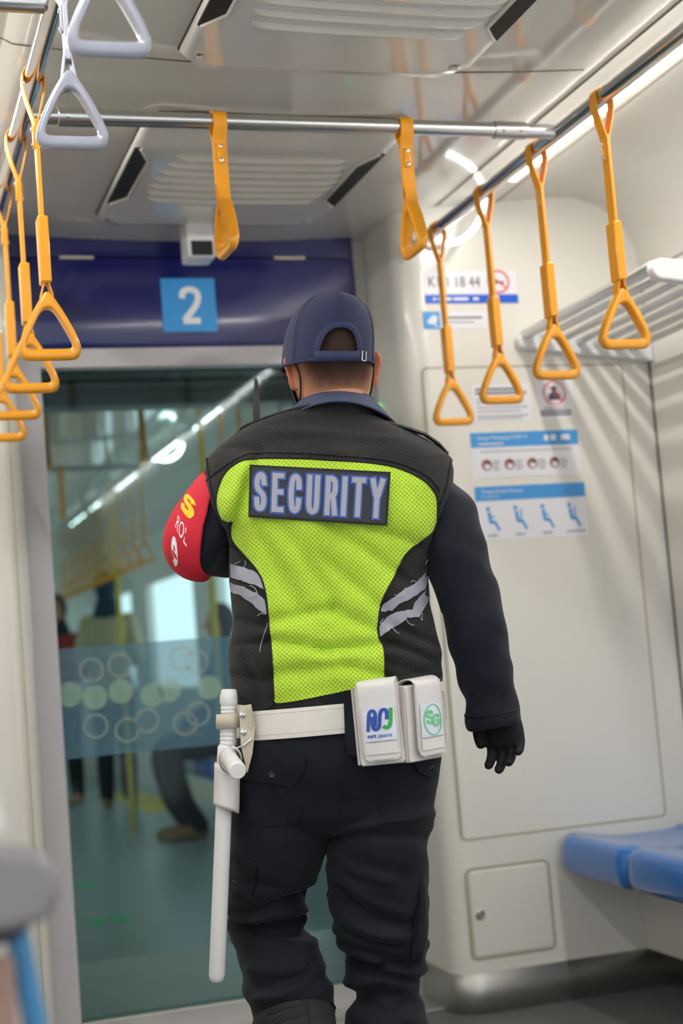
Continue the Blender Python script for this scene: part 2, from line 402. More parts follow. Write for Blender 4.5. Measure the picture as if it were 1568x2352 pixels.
GLY = {'S': [S_], 'E': [[(.92, 1), (.08, 1), (.08, 0), (.95, 0)], [(.08, .52), (.85, .52)]], 'C': [C_],
       'U': [[(.05, 1), (.05, .3)]+cr([(.05, .3), (.14, .08), (.5, 0), (.86, .08), (.95, .3)], 4)+[(.95, 1)]],
       'R': [[(.08, 0), (.08, 1)], [(.08, 1), (.5, 1)]+cr([(.5, 1), (.82, .93), (.90, .74), (.82, .56), (.5, .48)], 4)+[(.08, .48)], [(.5, .48), (.72, .42), (.95, 0)]],
       'I': [[(.5, 0), (.5, 1)]], 'T': [[(0, 1), (1, 1)], [(.5, 1), (.5, 0)]], 'Y': [[(0, 1), (.5, .45), (1, 1)], [(.5, .5), (.5, 0)]],
       '2': [cr([(.06, .72), (.12, .92), (.48, 1), (.84, .92), (.92, .72), (.78, .5), (.42, .24)], 5)+[(.10, .04)], [(.04, .02), (.98, .02)]],
       'G': [cr([(.92, .74), (.8, .94), (.5, 1), (.18, .92), (.05, .6), (.05, .4), (.18, .08), (.5, 0), (.82, .07)], 4)+[(.93, .15), (.93, .46), (.55, .46)]]}

# ================================================================== CAR STRUCTURE
D1, D2 = 4.15, 4.45
XR, XL = 2.38, -.35
YB = -3.2
def ceil_z(x): return 2.325+.035*min(1, abs(x-1.015)/.75)**2
mb = MB(); mb.box2((XL-.1, YB, -.08), (XR+.1, 4.50, 0)); struct('floor', mb, 'floor', smooth=False)
# ceiling: gentle arch in the middle, coved to the walls
prof = []
for i in range(25): x = 1.015-.655+1.31*i/24; prof.append((x, ceil_z(x)))
right = [(1.69, 2.362), (1.76, 2.366), (1.85, 2.372), (1.95, 2.385), (2.08, 2.398), (2.18, 2.398), (2.26, 2.375), (2.33, 2.32), (2.372, 2.24), (2.38, 2.15)]
prof = [(2.03-x, z) for x, z in reversed(right)]+prof+right
rows = [[Vector((x, y, z)) for x, z in prof] for y in (YB, -1, 1, 2, 3, D2+.05)]
mb = MB(); mb.grid(rows, False, False)
rows2 = [[Vector((x, y, z+.05)) for x, z in prof] for y in (YB, D2+.05)]; mb.grid(rows2, False, False)
struct('ceiling', mb, 'ceil', angle=60)
# seams of the ceiling
mb = MB()
def on_ceiling(x): return ceil_z(x) if abs(x-1.015) <= .655 else interp([(a, b) for a, b in right], x if x > 1 else 2.03-x)
for y in (3.055, 1.2): mb.band([(x/50, y, on_ceiling(x/50)-.0005) for x in range(8, 84)], .004, .0025)
for x in (1.712, .318): mb.band([(x, y_, on_ceiling(x)-.0005) for y_ in (YB, 4.14)], .005, .0025, axis=Vector((1, 0, 0)))
for x in (1.91, .12): mb.band([(x, y_, on_ceiling(x)-.0005) for y_ in (YB, 4.14)], .003, .0025, axis=Vector((1, 0, 0)))
struct('trim_1', mb, mat('ceiling_seam', srgb(105, 100, 85), .6))
# side walls (window openings nearer than the frame let daylight in)
def side_wall(name, x, y0, y1, wins, m='cream', t=.06, top=2.30, sgn=1):
    mb = MB(); ys = [y0]
    for a, b in wins: ys += [a, b]
    ys.append(y1); xa, xb = x, x+sgn*t
    for i in range(0, len(ys), 2): mb.box2((xa, ys[i], 0), (xb, ys[i+1], top))
    for a, b in wins:
        mb.box2((xa, a, 0), (xb, b, .88)); mb.box2((xa, a, 1.75), (xb, b, top))
    return struct(name, mb, m, smooth=False)
side_wall('wall_right', XR, YB, 4.5, [(-2.6, -1.0), (.5, 2.3)])
side_wall('wall_left', XL, YB, 4.5, [(-2.6, -1.0), (.5, 2.3)], sgn=-1)
mb = MB(); mb.band([(2.3785, 4.144, .13), (2.3785, 4.144, 2.15)], .005, .004, axis=Vector((0, 1, 0)))
mb.band([(2.379, y_, 2.15) for y_ in (YB, 4.14)], .004, .003, axis=Vector((0, 0, 1)))
struct('trim_2', mb, mat('wall_seam', srgb(60, 60, 55), .6))
# end partitions: box with a rounded inner corner, curving into the recess of the door
def partition(name, x_in, x_out, sgn):
    r = .075; pr = [(x_out, D1), (x_in+sgn*(r+.012), D1)]
    for i in range(9):
        a = PI/2*i/8; pr.append((x_in+sgn*(r-r*math.sin(a)), D1+r-r*math.cos(a)))
    pr += [(x_in, D1+r+.012), (x_in, D2+.02), (x_out, D2+.02)]
    mb = MB(); n = len(pr)
    zs = [0, 2.20, 2.30, 2.42]; 
    rows = [[Vector((p[0], p[1], z)) for p in pr] for z in zs]
    mb.grid(rows, True, True); return struct(name, mb, 'cream', angle=30)
partition('wall_end_right', 1.578, XR, 1); partition('wall_end_left', .452, XL, -1)
# door recess back wall: header filler above the navy panel, side jambs
mb = MB(); mb.box2((XL, 4.46, 2.0), (XR, 4.50, 2.40)); mb.box2((1.525, 4.44, 0), (1.60, 4.50, 2.05)); mb.box2((.40, 4.46, 0), (.47, 4.50, 2.05)); struct('wall_end', mb, 'cream', smooth=False)
# grooves of the big service cover and hatch on the right partition
def groove(x0, z0, x1, z1, w_=.006):
    f = lambda s_, t, o=0: Vector((s_, D1-o, t)); m_ = MB()
    art_stroke(m_, f, rrect(x0, z0, x1, z1, .018), w_, -.002, .0026, closed=True); return m_
mb = groove(1.624, .49, 2.285, 1.872)
struct('trim_3', mb, 'cream_line')
# service hatch (a thing: it opens)
t = thing('service_hatch', (1.753, D1, .15), 'small cream service hatch with a round key lock, low beside the blue seat', 'hatch')
mb = MB(); mb.prism(rrect(1.634, .160, 1.878, .398, .012), .004, o=Vector((0, D1, 0))); obj('door', mb, 'cream', t, bevel=.0015)
mb = groove(1.626, .152, 1.886, .406, .007); obj('frame', mb, 'cream_line', t)
mb = MB(); mb.lathe([(.0145, 0), (.0145, .004), (.011, .006), (.011, .004), (.006, .004), (.006, .0075), (.001, .0075)], (1.657, D1-.003, .277), Vector((0, -1, 0))); tag(obj('lock', mb, 'satin', t), 'round steel key lock')
# baseboards (steel)
mb = MB(); r = .079
pr = [(XR, D1-.004), (1.665, D1-.004)]
for i in range(9):
    a = PI/2*i/8; pr.append((1.574+(r-r*math.sin(a)), D1-.004+r-r*math.cos(a)))
pr += [(1.574, D1-.004+r+.01), (1.574, D2)]
rows = [[Vector((p[0], p[1], z)) for p in pr] for z in (0, .113)]; mb.grid(rows, False, False); 
struct('baseboard_end', mb, 'steel', angle=30, solid=.003)
mb = MB(); mb.box2((XR-.006, YB, 0), (XR, D1, .113)); struct('baseboard_right', mb, 'steel', smooth=False)
mb = MB()
for x in (1.665, 1.85, 2.05, 2.25):
    for z in (.03, .085): mb.lathe([(.004, 0), (.004, .002), (.001, .003)], (x+(.0 if z > .05 else .012), D1-.004, z), Vector((0, -1, 0)), n=10)
struct('trim_4', mb, 'chrome')
mb = MB()
pr = [(XL, D1-.004), (.365, D1-.004)]
for i in range(9):
    a = PI/2*i/8; pr.append((.456-(r-r*math.sin(a)), D1-.004+r-r*math.cos(a)))
pr += [(.456, D1-.004+r+.01), (.456, D2)]
mb.grid([[Vector((p[0], p[1], z)) for p in pr] for z in (0, .113)], False, False); struct('baseboard_left', mb, 'steel', angle=30, solid=.003)
# thin groove line on left partition
mb = MB(); mb.band([(.415, D1-.001, .13), (.415, D1-.001, 2.2)], .004, .003, axis=Vector((1, 0, 0))); struct('trim_5', mb, 'cream_line')

# ---- header with carriage number
t = thing('door_header', (1.0, 4.40, 2.0), 'glossy navy blue panel above the glass door carrying the white number 2', 'header panel')
mb = MB(); yb = 4.405
rows = []
for z, dy in ((1.998, .02), (2.003, .006), (2.02, 0), (2.10, -.003), (2.20, -.004), (2.272, 0)): rows.append([Vector((x, yb+dy, z)) for x in (.462, .8, 1.1, 1.35, 1.526)])
mb.grid(rows, False, False); mb.box2((.462, yb+.012, 1.998), (1.526, 4.455, 2.272)); obj('panel', mb, 'navy', t, angle=50)
mb = MB(); mb.box2((.462, yb-.001, 2.276), (1.526, 4.455, 2.345)); obj('top_panel', mb, 'navy', t, smooth=False)
for a, b in (((137, 601), (215, 601)), ((630, 601), (700, 601))):
    p = bp(*a, 'y', yb); q = bp(*b, 'y', yb); mb = MB(); mb.box2((p.x, yb-.004, 2.270), (q.x, yb+.002, 2.279)); tag(obj('hinge', mb, 'leather', t), 'pale hinge strip')
A = [bp(368, 641, 'y', yb-.006), bp(376, 763, 'y', yb-.006), bp(500, 760, 'y', yb-.006), bp(492, 637, 'y', yb-.006)]
cx0 = (A[0].x+A[1].x)/2; cx1 = (A[2].x+A[3].x)/2; zt = (A[0].z+A[3].z)/2; zb = (A[1].z+A[2].z)/2
f = quadmap(Vector((cx0, yb-.004, zb)), Vector((cx1, yb-.004, zb)), Vector((cx1, yb-.004, zt)), Vector((cx0, yb-.004, zt)))
s0 = MB(); art_poly(s0, f, [(0, 0), (1, 0), (1, 1), (0, 1)], 0, .001)
asp = (cx1-cx0)/(zt-zb)
for g in GLY['2']: art_stroke(s0, f, [(.36+.34*p[0], .19+.60*p[1]) for p in g], .115, .001, .0008, 1, aspect=asp, cap=.0)
sg = obj('number_sign', s0, ['sky', 'txtwhite'], t, smooth=False); tag(sg, 'light blue square with a white number 2')

# ---- glass door
t = thing('glass_door', (.95, D2, .1), 'tinted glass sliding door at the end of the carriage, frosted band with circles across it', 'door')
mb = MB(); mb.box2((.50, D2-.005, .085), (1.352, D2+.005, 1.965)); obj('glass', mb, 'glass', t, smooth=False)
mb = MB(); mb.box2((.50, D2-.006, .080), (1.352, D2+.006, .0855)); obj('glass_edge', mb, 'glassedge', t, smooth=False)
mb = MB(); mb.box2((.50, D2-.0075, .815), (1.352, D2-.0065, 1.131)); obj('frosted_band', mb, 'frost', t, smooth=False)
def film(px, py, r, ring, mm):
    p = bp(px, py, 'y', D2-.009); f = lambda s_, tt, o=0: Vector((s_, D2-.008-o, tt)); m_ = MB()
    if ring: art_stroke(m_, f, circ((p.x, p.z), r, 28), .0075, 0, .0008, closed=True)
    else: art_poly(m_, f, circ((p.x, p.z), r, 28), 0, .0008)
    obj('circle_decal', m_, mm, t, smooth=False)
for px, py in ((160, 1595), (218, 1602), (278, 1588), (350, 1597), (388, 1585), (480, 1580)): film(px, py, .036, False, 'dot')
for px, py in ((220, 1668), (292, 1677), (338, 1655), (425, 1662), (455, 1640), (418, 1512), (452, 1520), (275, 1528), (210, 1540)): film(px, py, .033, True, 'dotring')
mb = MB(); mb.box2((1.344, D2-.014, .085), (1.372, D2+.012, 1.965)); tag(obj('stile', mb, 'black', t, smooth=False), 'dark edge seal')
# frame around the door
mb = MB(); mb.box2((.452, D2-.05, .0), (.541, D2+.012, 2.02)); struct('door_1_post_left', mb, 'lightgrey', smooth=False).name = 'trim_6'
mb = MB(); mb.box2((.541, D2-.05, 1.945), (1.53, D2+.012, 2.0)); struct('trim_7', mb, 'lightgrey', smooth=False)
mb = MB(); mb.box2((1.372, D2-.03, .085), (1.58, D2+.012, 1.945)); struct('trim_8', mb, mat('jamb_grey', srgb(160, 162, 162), .35), smooth=False)
mb = MB(); mb.box2((.44, D2-.03, 0), (1.58, 5.32, .08)); mb.box2((.44, D2-.20, 0), (1.578, D2-.03, .012)); struct('trim_9', mb, 'steel', bevel=.003)
mb = MB(); p = bp(866, 934, 'y', D2-.03); mb.lathe([(.0085, 0), (.0085, .006), (.006, .009), (.001, .009)], (p.x, D2-.03, p.z), Vector((0, -1, 0)))
tag(obj('indicator_light', mb, 'green'), 'small green indicator lamp lit on the grey door jamb behind the collar', 'light')
# ---- ceiling sensor box
t = thing('ceiling_camera', (.99, 4.2, 2.21), 'white ceiling camera box with a black window hanging before the navy header', 'camera')
mb = MB(); c0 = bp(427, 598, 'y', 4.2); c1 = bp(490, 598, 'y', 4.2)
mb.box2((c0.x, 4.16, c0.z), (c1.x, 4.26, 2.34)); obj('housing', mb, 'rackp', t, bevel=.006)
q0 = bp(441, 586, 'y', 4.158); q1 = bp(487, 553, 'y', 4.158); mb = MB(); mb.box2((q0.x, 4.155, q0.z), (q1.x, 4.16, q1.z)); tag(obj('lens_window', mb, 'black', t, bevel=.001), 'black window')

# ---- ceiling service panels
def ceiling_panel(y0, y1, ls, le, label):
    xa, xb = .69, 1.34; zc = 2.325
    t = thing('ceiling_access_panel', (1.015, (y0+y1)/2, 2.315), label, 'ceiling panel', 'louvered access panels in the ceiling')
    poly = [(xa+.03, y0), (xb-.03, y0), (xb, y0+.03), (xb, y1-.07), (xb-.05, y1), (xa+.05, y1), (xa, y1-.07), (xa, y0+.03)]
    mb = MB(); n = len(poly)
    def lay(sc, z): return [Vector((1.015+(p[0]-1.015)*sc, (y0+y1)/2+(p[1]-(y0+y1)/2)*sc, z)) for p in poly]
    mb.grid([lay(1, 2.345), lay(1, 2.317), lay(.985, 2.309), lay(.93, 2.309)], True, True); obj('panel', mb, 'ceil_panel', t, angle=50)
    mb = MB(); mb.band([v for v in lay(1.006, 2.3245)], .004, .003, axis=Vector((0, 0, 1)), closed=True); obj('seam', mb, 'black', t)
    for sx in (0, 1):
        X = (lambda d: xa+d) if not sx else (lambda d: xb-d)
        mb = MB(); mb.add([(X(.004), ls-.07, 2.306), (X(.018), ls-.07, 2.306), (X(.050), ls+.02, 2.306), (X(.050), le-.08, 2.306), (X(.012), le-.02, 2.306), (X(.004), le-.02, 2.306),
                           (X(.004), ls-.07, 2.330), (X(.018), ls-.07, 2.330), (X(.050), ls+.02, 2.330), (X(.050), le-.08, 2.330), (X(.012), le-.02, 2.330), (X(.004), le-.02, 2.330)],
                          [(0, 1, 2, 3, 4, 5), (11, 10, 9, 8, 7, 6)]+[(i, (i+1) % 6, (i+1) % 6+6, i+6) for i in range(6)])
        tag(obj('vent_slot', mb, 'black', t, smooth=False), 'black air slot')
        mb = MB(); mb.tube([(X(.018), ls-.07, 2.307), (X(.052), ls+.02, 2.307), (X(.052), le-.08, 2.307), (X(.012), le-.02, 2.307)], .005, 8); obj('slot_lip', mb, 'ceil_panel', t)
    k = 0; y = ls
    while y < le-.01:
        a = .5*(1-abs((y-ls)/(le-ls)-.5)*.3)
        mb = MB(); hw = .225+.03*math.sin((y-ls)/(le-ls)*PI)
        rows = []
        for i in range(25):
            q = -1+2*i/24; x = 1.03+q*hw; h = .011*min(1, (1-abs(q))*9)**.5; yy = y+.012*(1-q*q)
            rows.append([Vector((x, yy-.020, 2.3095)), Vector((x, yy-.014, 2.3095-h)), Vector((x, yy-.006, 2.3095-h)), Vector((x, yy+.020, 2.3095))])
        mb.grid(rows, True, True); obj('louver', mb, 'ceil_panel', t); y += .056
    for x, yy in ((xa+.04, y1-.075), (xb-.04, y1-.075)):
        mb = MB(); mb.lathe([(.013, 0), (.013, .003), (.009, .005), (.009, .003), (.005, .003), (.001, .004)], (x, yy, 2.310), Vector((0, 0, -1)), n=16); obj('screw', mb, 'satin', t)
ceiling_panel(3.34, 4.20, 3.61, 4.00, 'louvered cream ceiling panel beyond the cross rail, in front of the navy header')
ceiling_panel(2.20, 3.045, 2.42, 2.84, 'louvered cream ceiling panel at the top of the picture, nearer than the cross rail')

# ---- LED lines
def led(name, x, y0, y1, label, z=None, m='led', segs=None):
    z = z or on_ceiling(x)
    t = thing(name, (x, (y0+y1)/2, z-.01), label, 'ceiling light', None)
    for s_ in (-1, 1):
        mb = MB(); mb.box2((x+s_*.0085, y0-.01, z-.0065), (x+s_*.016, y1+.01, z+.012)); obj('housing', mb, 'ceil', t, bevel=.001)
    for a_, b_ in (segs or ((y0, y1),)):
        mb = MB(); mb.box2((x-.0085, a_, z-.014), (x+.0085, b_, z-.004)); tag(obj('diffuser', mb, m, t, smooth=False), 'glowing white light strip')
led('strip_light', 1.846, YB, 3.88, 'long thin glowing strip light in the ceiling beside the right grab rail')
led('strip_light', .184, YB, 3.88, 'long thin strip light in the ceiling over the left side')
# hooked, glowing white tube under the ceiling at the end of the line
t = thing('glow_hook', (1.75, 4.05, 2.23), 'short glowing white tube hanging in an arc from the ceiling by the end wall', 'light')
pts = [bp(x, y, 'y', 4.02) for x, y in cr([(1102, 420), (1112, 450), (1106, 490), (1086, 528), (1056, 552), (1022, 560)], 5)]
mb = MB(); mb.tube(pts, .0075, 10); tag(obj('tube', mb, 'softglow', t), 'glowing curved tube')
pts = [bp(x, y, 'y', 4.03) for x, y in cr([(1022, 564), (985, 570), (965, 556), (975, 540)], 5)]
mb = MB(); mb.tube(pts, .0085, 10); obj('end_cap', mb, 'rackp', t)

# ================================================================== RAILS
def rail_thing(name, label, segs, mts='chrome', r=.0185, collars=(), screws=()):
    mb = MB()
    for a, b in segs: mb.tube([a, b], r, 20)
    t = thing(name, tuple((Vector(segs[0][0])+Vector(segs[0][1]))/2), label, 'grab rail')
    obj('tube', mb, mts, t)
    for a, b in collars: mb = MB(); mb.tube([a, b], r*1.2, 20); obj('collar', mb, 'satin', t, bevel=.001)
    for c in screws: mb = MB(); mb.lathe([(.0045, 0), (.0045, .002), (.001, .003)], c, Vector((0, -1, -.35)), n=10); obj('screw', mb, 'chrome', t)
    return t
RXL, RXR, RZ, RY = .387, 1.65, 2.25, 3.19
rail_thing('grab_rail', 'polished grab rail along the left side holding grey and yellow hand straps', [((RXL, YB+.2, RZ), (RXL, D1-.002, RZ))])
rail_thing('grab_rail', 'polished grab rail along the right side beside the strip light', [((RXR, YB+.2, RZ), (RXR, D1-.002, RZ))])
q = .0225
rail_thing('cross_rail', 'steel cross rail spanning the aisle between the two side rails', [((RXL+.017, RY, RZ), (RXR-.017, RY, RZ))], 'satin', .0175,
           [((RXL+.075, RY, RZ), (RXL+.17, RY, RZ)), ((RXR-.17, RY, RZ), (RXR-.09, RY, RZ))],
           [(RXL+x_, RY-.021, RZ-.006) for x_ in (.095, .145)]+[(RXR-x_, RY-.021, RZ-.006) for x_ in (.15, .105)])
rail_thing('cross_rail', 'short steel rail joining the left grab rail at the top left corner', [((XL+.002, 2.635, RZ), (RXL-.017, 2.635, RZ))], 'satin', .0175)
for x in (.81, 1.25):
    for dx in (-.026, .026): pass

# ================================================================== HAND STRAPS
YV = Vector((0, 1, 0))
def strap(col, short):
    web, pl = ('yweb', 'yellow') if col == 'yellow' else ('gweb', 'grey')
    t = thing('hand_strap', (0, 0, 0), 'x', 'hand strap')
    W_ = .031; R_ = .0215; top = -.167 if short else -.440
    mb = MB()
    jn = -.052 if short else -.095
    left = [(-.003, jn), (-.006, jn+.012)] + ([(-.019, -.018)] if short else [(-.014, -.055), (-.0215, -.022)])
    arc = [(-R_*math.cos(a), R_*math.sin(a)) for a in [PI*i/12 for i in range(13)]]
    path = left+arc+[(-a, b) for a, b in reversed(left)]
    mb.band([Vector((a, 0, b)) for a, b in cr(path, 2)], W_, .0028)
    end = top+.018 if short else -.419
    mb.band([Vector((0, 0, jn+.006)), Vector((0, 0, (jn+end)/2)), Vector((0, 0, end))], W_, .0072)
    if not short:
        for s_ in (-1, 1): mb.band([Vector((s_*.003, 0, -.415)), Vector((s_*.006, 0, -.428)), Vector((s_*.011, 0, -.446)), Vector((s_*.010, 0, -.456))], W_*.85, .0028)
        mb.band([Vector((-.010, 0, -.452)), Vector((0, 0, -.458)), Vector((.010, 0, -.452))], W_*.85, .0028)
    else:
        for s_ in (-1, 1): mb.band([Vector((s_*.001, 0, top+.045)), Vector((s_*.006, 0, top+.02)), Vector((s_*.011, 0, top-.012)), Vector((s_*.009, 0, top-.022))], W_*.9, .0028)
        mb.band([Vector((-.010, 0, top-.019)), Vector((0, 0, top-.024)), Vector((.010, 0, top-.019))], W_*.9, .0028)
    obj('webbing', mb, web, t, smooth=True, angle=30)
    # clasp plate with two screws
    c0 = jn-.028 if not short else jn-.022
    mb = MB()
    for s_ in (-1, 1): mb.box((s_*.0055, 0, c0), (.004, .014, .046))
    obj('clasp', mb, pl, t, bevel=.0015)
    for s_ in (-1, 1):
        for dz in (-.016, .016):
            mb = MB(); mb.lathe([(.0042, 0), (.0042, .002), (.001, .0032)], (s_*.0074, 0, c0+dz), Vector((s_, 0, 0)), n=10); obj('screw', mb, 'chrome', t)
    if not short:
        mb = MB(); mb.box((0, 0, -.355), (.021, .041, .134)); obj('sleeve', mb, pl, t, bevel=.003)
    # triangular handle
    oc = [(0, .001), (.007, -.003), (.018, -.019), (.033, -.045), (.048, -.075), (.058, -.100), (.0612, -.115), (.058, -.128), (.048, -.1350), (.03, -.1365), (0, -.1365)]
    ic = [(0, -.033), (.008, -.035), (.0155, -.043), (.0235, -.057), (.0345, -.079), (.0432, -.098), (.0446, -.106), (.0425, -.1110), (.037, -.1130), (.025, -.1135), (0, -.1135)]
    bs = [.0155, .0155, .0155, .0155, .015, .0140, .0130, .0120, .0110, .0105, .0105]
    full = [(o_[0], o_[1], i_[0], i_[1], b_) for o_, i_, b_ in zip(oc, ic, bs)]; full = full+[(-p[0], p[1], -p[2], p[3], p[4]) for p in full[-2:0:-1]]
    rows = []
    for ox, oz, ix, iz, b_ in cr(full, 5, True):
        cx_, cz_, hx_, hz_ = (ox+ix)/2, (oz+iz)/2, (ox-ix)/2, (oz-iz)/2; row = []
        e = lerp(.42, .85, sm(.108, .118, -cz_))
        for k in range(16):
            c, s_ = math.cos(2*PI*k/16), math.sin(2*PI*k/16)
            c = math.copysign(abs(c)**e, c); s_ = math.copysign(abs(s_)**e, s_)
            row.append(Vector((cx_+hx_*c, s_*b_, top+cz_+hz_*c)))
        rows.append(row)
    rows.append(rows[0]); mb = MB(); mb.grid(rows, True, False)
    # solid web under the apex
    obj('handle', mb, pl, t, angle=60)
    return t
def copy_thing(o, parent=None):
    c = o.copy(); COL.objects.link(c); c.parent = parent
    for ch in list(o.children): copy_thing(ch, c)
    return c
protoL, protoS, protoG = strap('yellow', False), strap('yellow', True), strap('grey', True)
used = set()
def hang(proto, x, y, rz, label, group, tilt=0):
    o = proto if id(proto) not in used else copy_thing(proto); used.add(id(proto))
    o.location = (x, y, RZ); o.rotation_euler = (0, tilt, rz); o['label'] = label; o['group'] = group
    return o
GL, GR = 'yellow straps on the left rail', 'yellow straps on the right rail'
for y, l in ((2.98, 'long yellow hand strap nearest the camera on the left rail, its handle fully in view'),
             (3.33, 'second long yellow strap on the left rail, handle just behind the nearest one'),
             (3.68, 'third long yellow strap on the left rail, handle cut by the left edge'),
             (4.02, 'farthest and lowest-hanging long yellow strap on the left rail, by the end wall')): hang(protoL, RXL, y, 0, l, GL)
for y, l in ((2.97, 'farthest right yellow hand strap, in front of the luggage rack'),
             (3.32, 'second long yellow strap from the right, before the luggage rack end'),
             (3.655, 'long yellow strap crossing the round no smoking sign'),
             (4.0, 'long yellow strap on the right rail closest to the man in the cap')): hang(protoL, RXR, y, 0, l, GR)
hang(protoS, .815, RY, PI/2+.03, 'short yellow strap on the cross rail left of the middle, above the man', 'short yellow straps on the cross rail')
hang(protoS, 1.256, RY, PI/2, 'short yellow strap on the cross rail to the right of the cap', 'short yellow straps on the cross rail')
hang(protoG, .389, 2.53, 0, 'grey hand strap whole in view in the top left corner', 'grey straps on the left rail')
hang(protoG, .390, 2.13, 0, 'grey hand strap cut off by the top edge of the picture', 'grey straps on the left rail')

# ================================================================== STICKERS ON THE END WALL
def wall_quad(px0, py0, px1, py1):          # from two opposite pixels on the wall to an upright rectangle
    a = bp(px0, py0, 'y', D1); b = bp(px1, py1, 'y', D1)
    x0, x1, z0, z1 = min(a.x, b.x), max(a.x, b.x), min(a.z, b.z), max(a.z, b.z)
    return quadmap(Vector((x0, D1-.0005, z0)), Vector((x1, D1-.0005, z0)), Vector((x1, D1-.0005, z1)), Vector((x0, D1-.0005, z1))), (x1-x0)/(z1-z0)
UNIT = [(0, 0), (1, 0), (1, 1), (0, 1)]
def lines(mb, f, x0, x1, ys, h, m, off=.001, jitter=.15):
    for y in ys:
        e = x1-(x1-x0)*random.random()*jitter; art_poly(mb, f, [(x0, y), (e, y), (e, y+h), (x0, y+h)], off, .0004, m)
f, a = wall_quad(970, 622, 1190, 696)
mb = MB(); art_poly(mb, f, UNIT, 0, .0008, 0); art_poly(mb, f, [(0, 0), (1.0, 0), (1, .27), (0, .27)], .0008, .0004, 1)
art_text(mb, f, 'K1 1 18 44', .05, .60, .50, .82, .0009, .0004, 2, .0)
art_poly(mb, f, circ((.10, .135), .05, 12, asp=a), .0013, .0003, 0)
for x0, x1 in ((.14, .28), (.30, .46), (.51, .57)): art_poly(mb, f, [(x0, .09), (x1, .09), (x1, .18), (x0, .18)], .0013, .0003, 0)
c = (.80, .66); art_stroke(mb, f, circ(c, .33, 28, asp=a), .06, .0013, .0004, 3, closed=True, aspect=a)
art_poly(mb, f, [(.74, .60), (.86, .60), (.86, .67), (.74, .67)], .0013, .0003, 2); art_stroke(mb, f, [(.72, .86), (.88, .46)], .05, .0018, .0004, 3, aspect=a)
tag(obj('wall_sticker', mb, ['white', 'barblue', 'ink', 'red'], smooth=False), 'white carriage number sticker with a blue bar and round red no smoking sign', 'sticker')
f, a = wall_quad(970, 716, 1120, 754)
mb = MB(); art_poly(mb, f, UNIT, 0, .0008, 0); art_poly(mb, f, [(0, 0), (.26, 0), (.26, 1), (0, 1)], .0008, .0004, 1)
art_poly(mb, f, [(.05, .42), (.16, .82), (.22, .70), (.20, .30), (.10, .25)], .0012, .0004, 0); art_stroke(mb, f, [(.14, .3), (.20, .12), (.23, .14)], .07, .0012, .0004, 0, aspect=a)
lines(mb, f, .32, .95, (.58,), .10, 2); lines(mb, f, .32, .80, (.34,), .07, 3)
tag(obj('wall_sticker', mb, ['white', 'stblue', 'ink', 'greyink'], smooth=False), 'small white sticker with a camera symbol on a light blue square', 'sticker')
f, a = wall_quad(1082, 882, 1222, 966)
mb = MB(); art_poly(mb, f, UNIT, 0, .0008, 0); lines(mb, f, .05, .95, (.82, .72), .05, 1); lines(mb, f, .05, .95, (.56, .48, .36, .26, .14, .07), .028, 2, jitter=.3)
tag(obj('wall_notice', mb, ['white', 'ink', 'greyink'], smooth=False), 'white printed notice partly hidden behind yellow strap handles', 'notice')
f, a = wall_quad(1226, 872, 1320, 962)
mb = MB(); art_poly(mb, f, UNIT, 0, .0008, 0); lines(mb, f, .08, .92, (.18, .10), .045, 1); lines(mb, f, .2, .8, (.27,), .03, 2)
art_poly(mb, f, circ((.5, .76), .075, 14, asp=a), .0012, .0004, 1); art_poly(mb, f, [(.33, .48), (.67, .48), (.66, .60), (.57, .69), (.43, .69), (.34, .60)], .0012, .0004, 1)
art_stroke(mb, f, circ((.5, .66), .29, 30, asp=a), .035, .0013, .0004, 3, closed=True, aspect=a); art_stroke(mb, f, [(.30, .87), (.70, .45)], .03, .0018, .0004, 3, aspect=a)
tag(obj('wall_sticker', mb, ['white', 'ink', 'greyink', 'red'], smooth=False), 'white sticker with a red crossed ring over a dark figure', 'sticker')
f, a = wall_quad(1078, 995, 1334, 1088)
mb = MB(); art_poly(mb, f, UNIT, 0, .0008, 0); art_poly(mb, f, [(0, .67), (1, .67), (1, 1), (0, 1)], .0008, .0004, 1)
art_text(mb, f, 'Kategori Penumpang COVID 19', .07, .52, .82, .92, .0013, .0004, 0); lines(mb, f, .07, .33, (.73,), .03, 0, .0013)
for x0, x1 in ((.68, .72), (.74, .79), (.84, .92)): art_poly(mb, f, [(x0, .78), (x1, .78), (x1, .90), (x0, .90)], .0013, .0003, 0)
lines(mb, f, .08, .95, (.565,), .02, 2); 
for i in range(4):
    c = (.13+.21*i, .28); art_poly(mb, f, circ(c, .125, 20, asp=a), .0009, .0004, 3); art_poly(mb, f, circ((c[0]+.004, c[1]-.03), .07, 14, asp=a), .0014, .0003, 4)
    art_poly(mb, f, circ((c[0]+.01, c[1]+.045), .045, 12, asp=a), .0014, .0003, 5)
    lines(mb, f, c[0]+.055, c[0]+.13, (.34, .28, .22, .16), .025, 2, jitter=.4)
tag(obj('wall_sticker', mb, ['white', 'stblue', 'greyink', 'skin2', 'white', 'ink'], smooth=False), 'white sticker with a blue header above four small round photos', 'sticker')
f, a = wall_quad(1088, 1119, 1352, 1228)
mb = MB(); art_poly(mb, f, UNIT, 0, .0008, 0); art_poly(mb, f, [(0, .73), (1, .73), (1, 1), (0, 1)], .0008, .0004, 1)
art_text(mb, f, 'Tempat Duduk Prioritas', .06, .43, .855, .935, .0013, .0004, 0); art_text(mb, f, 'Priority Seat', .06, .21, .78, .83, .0013, .0004, 0)
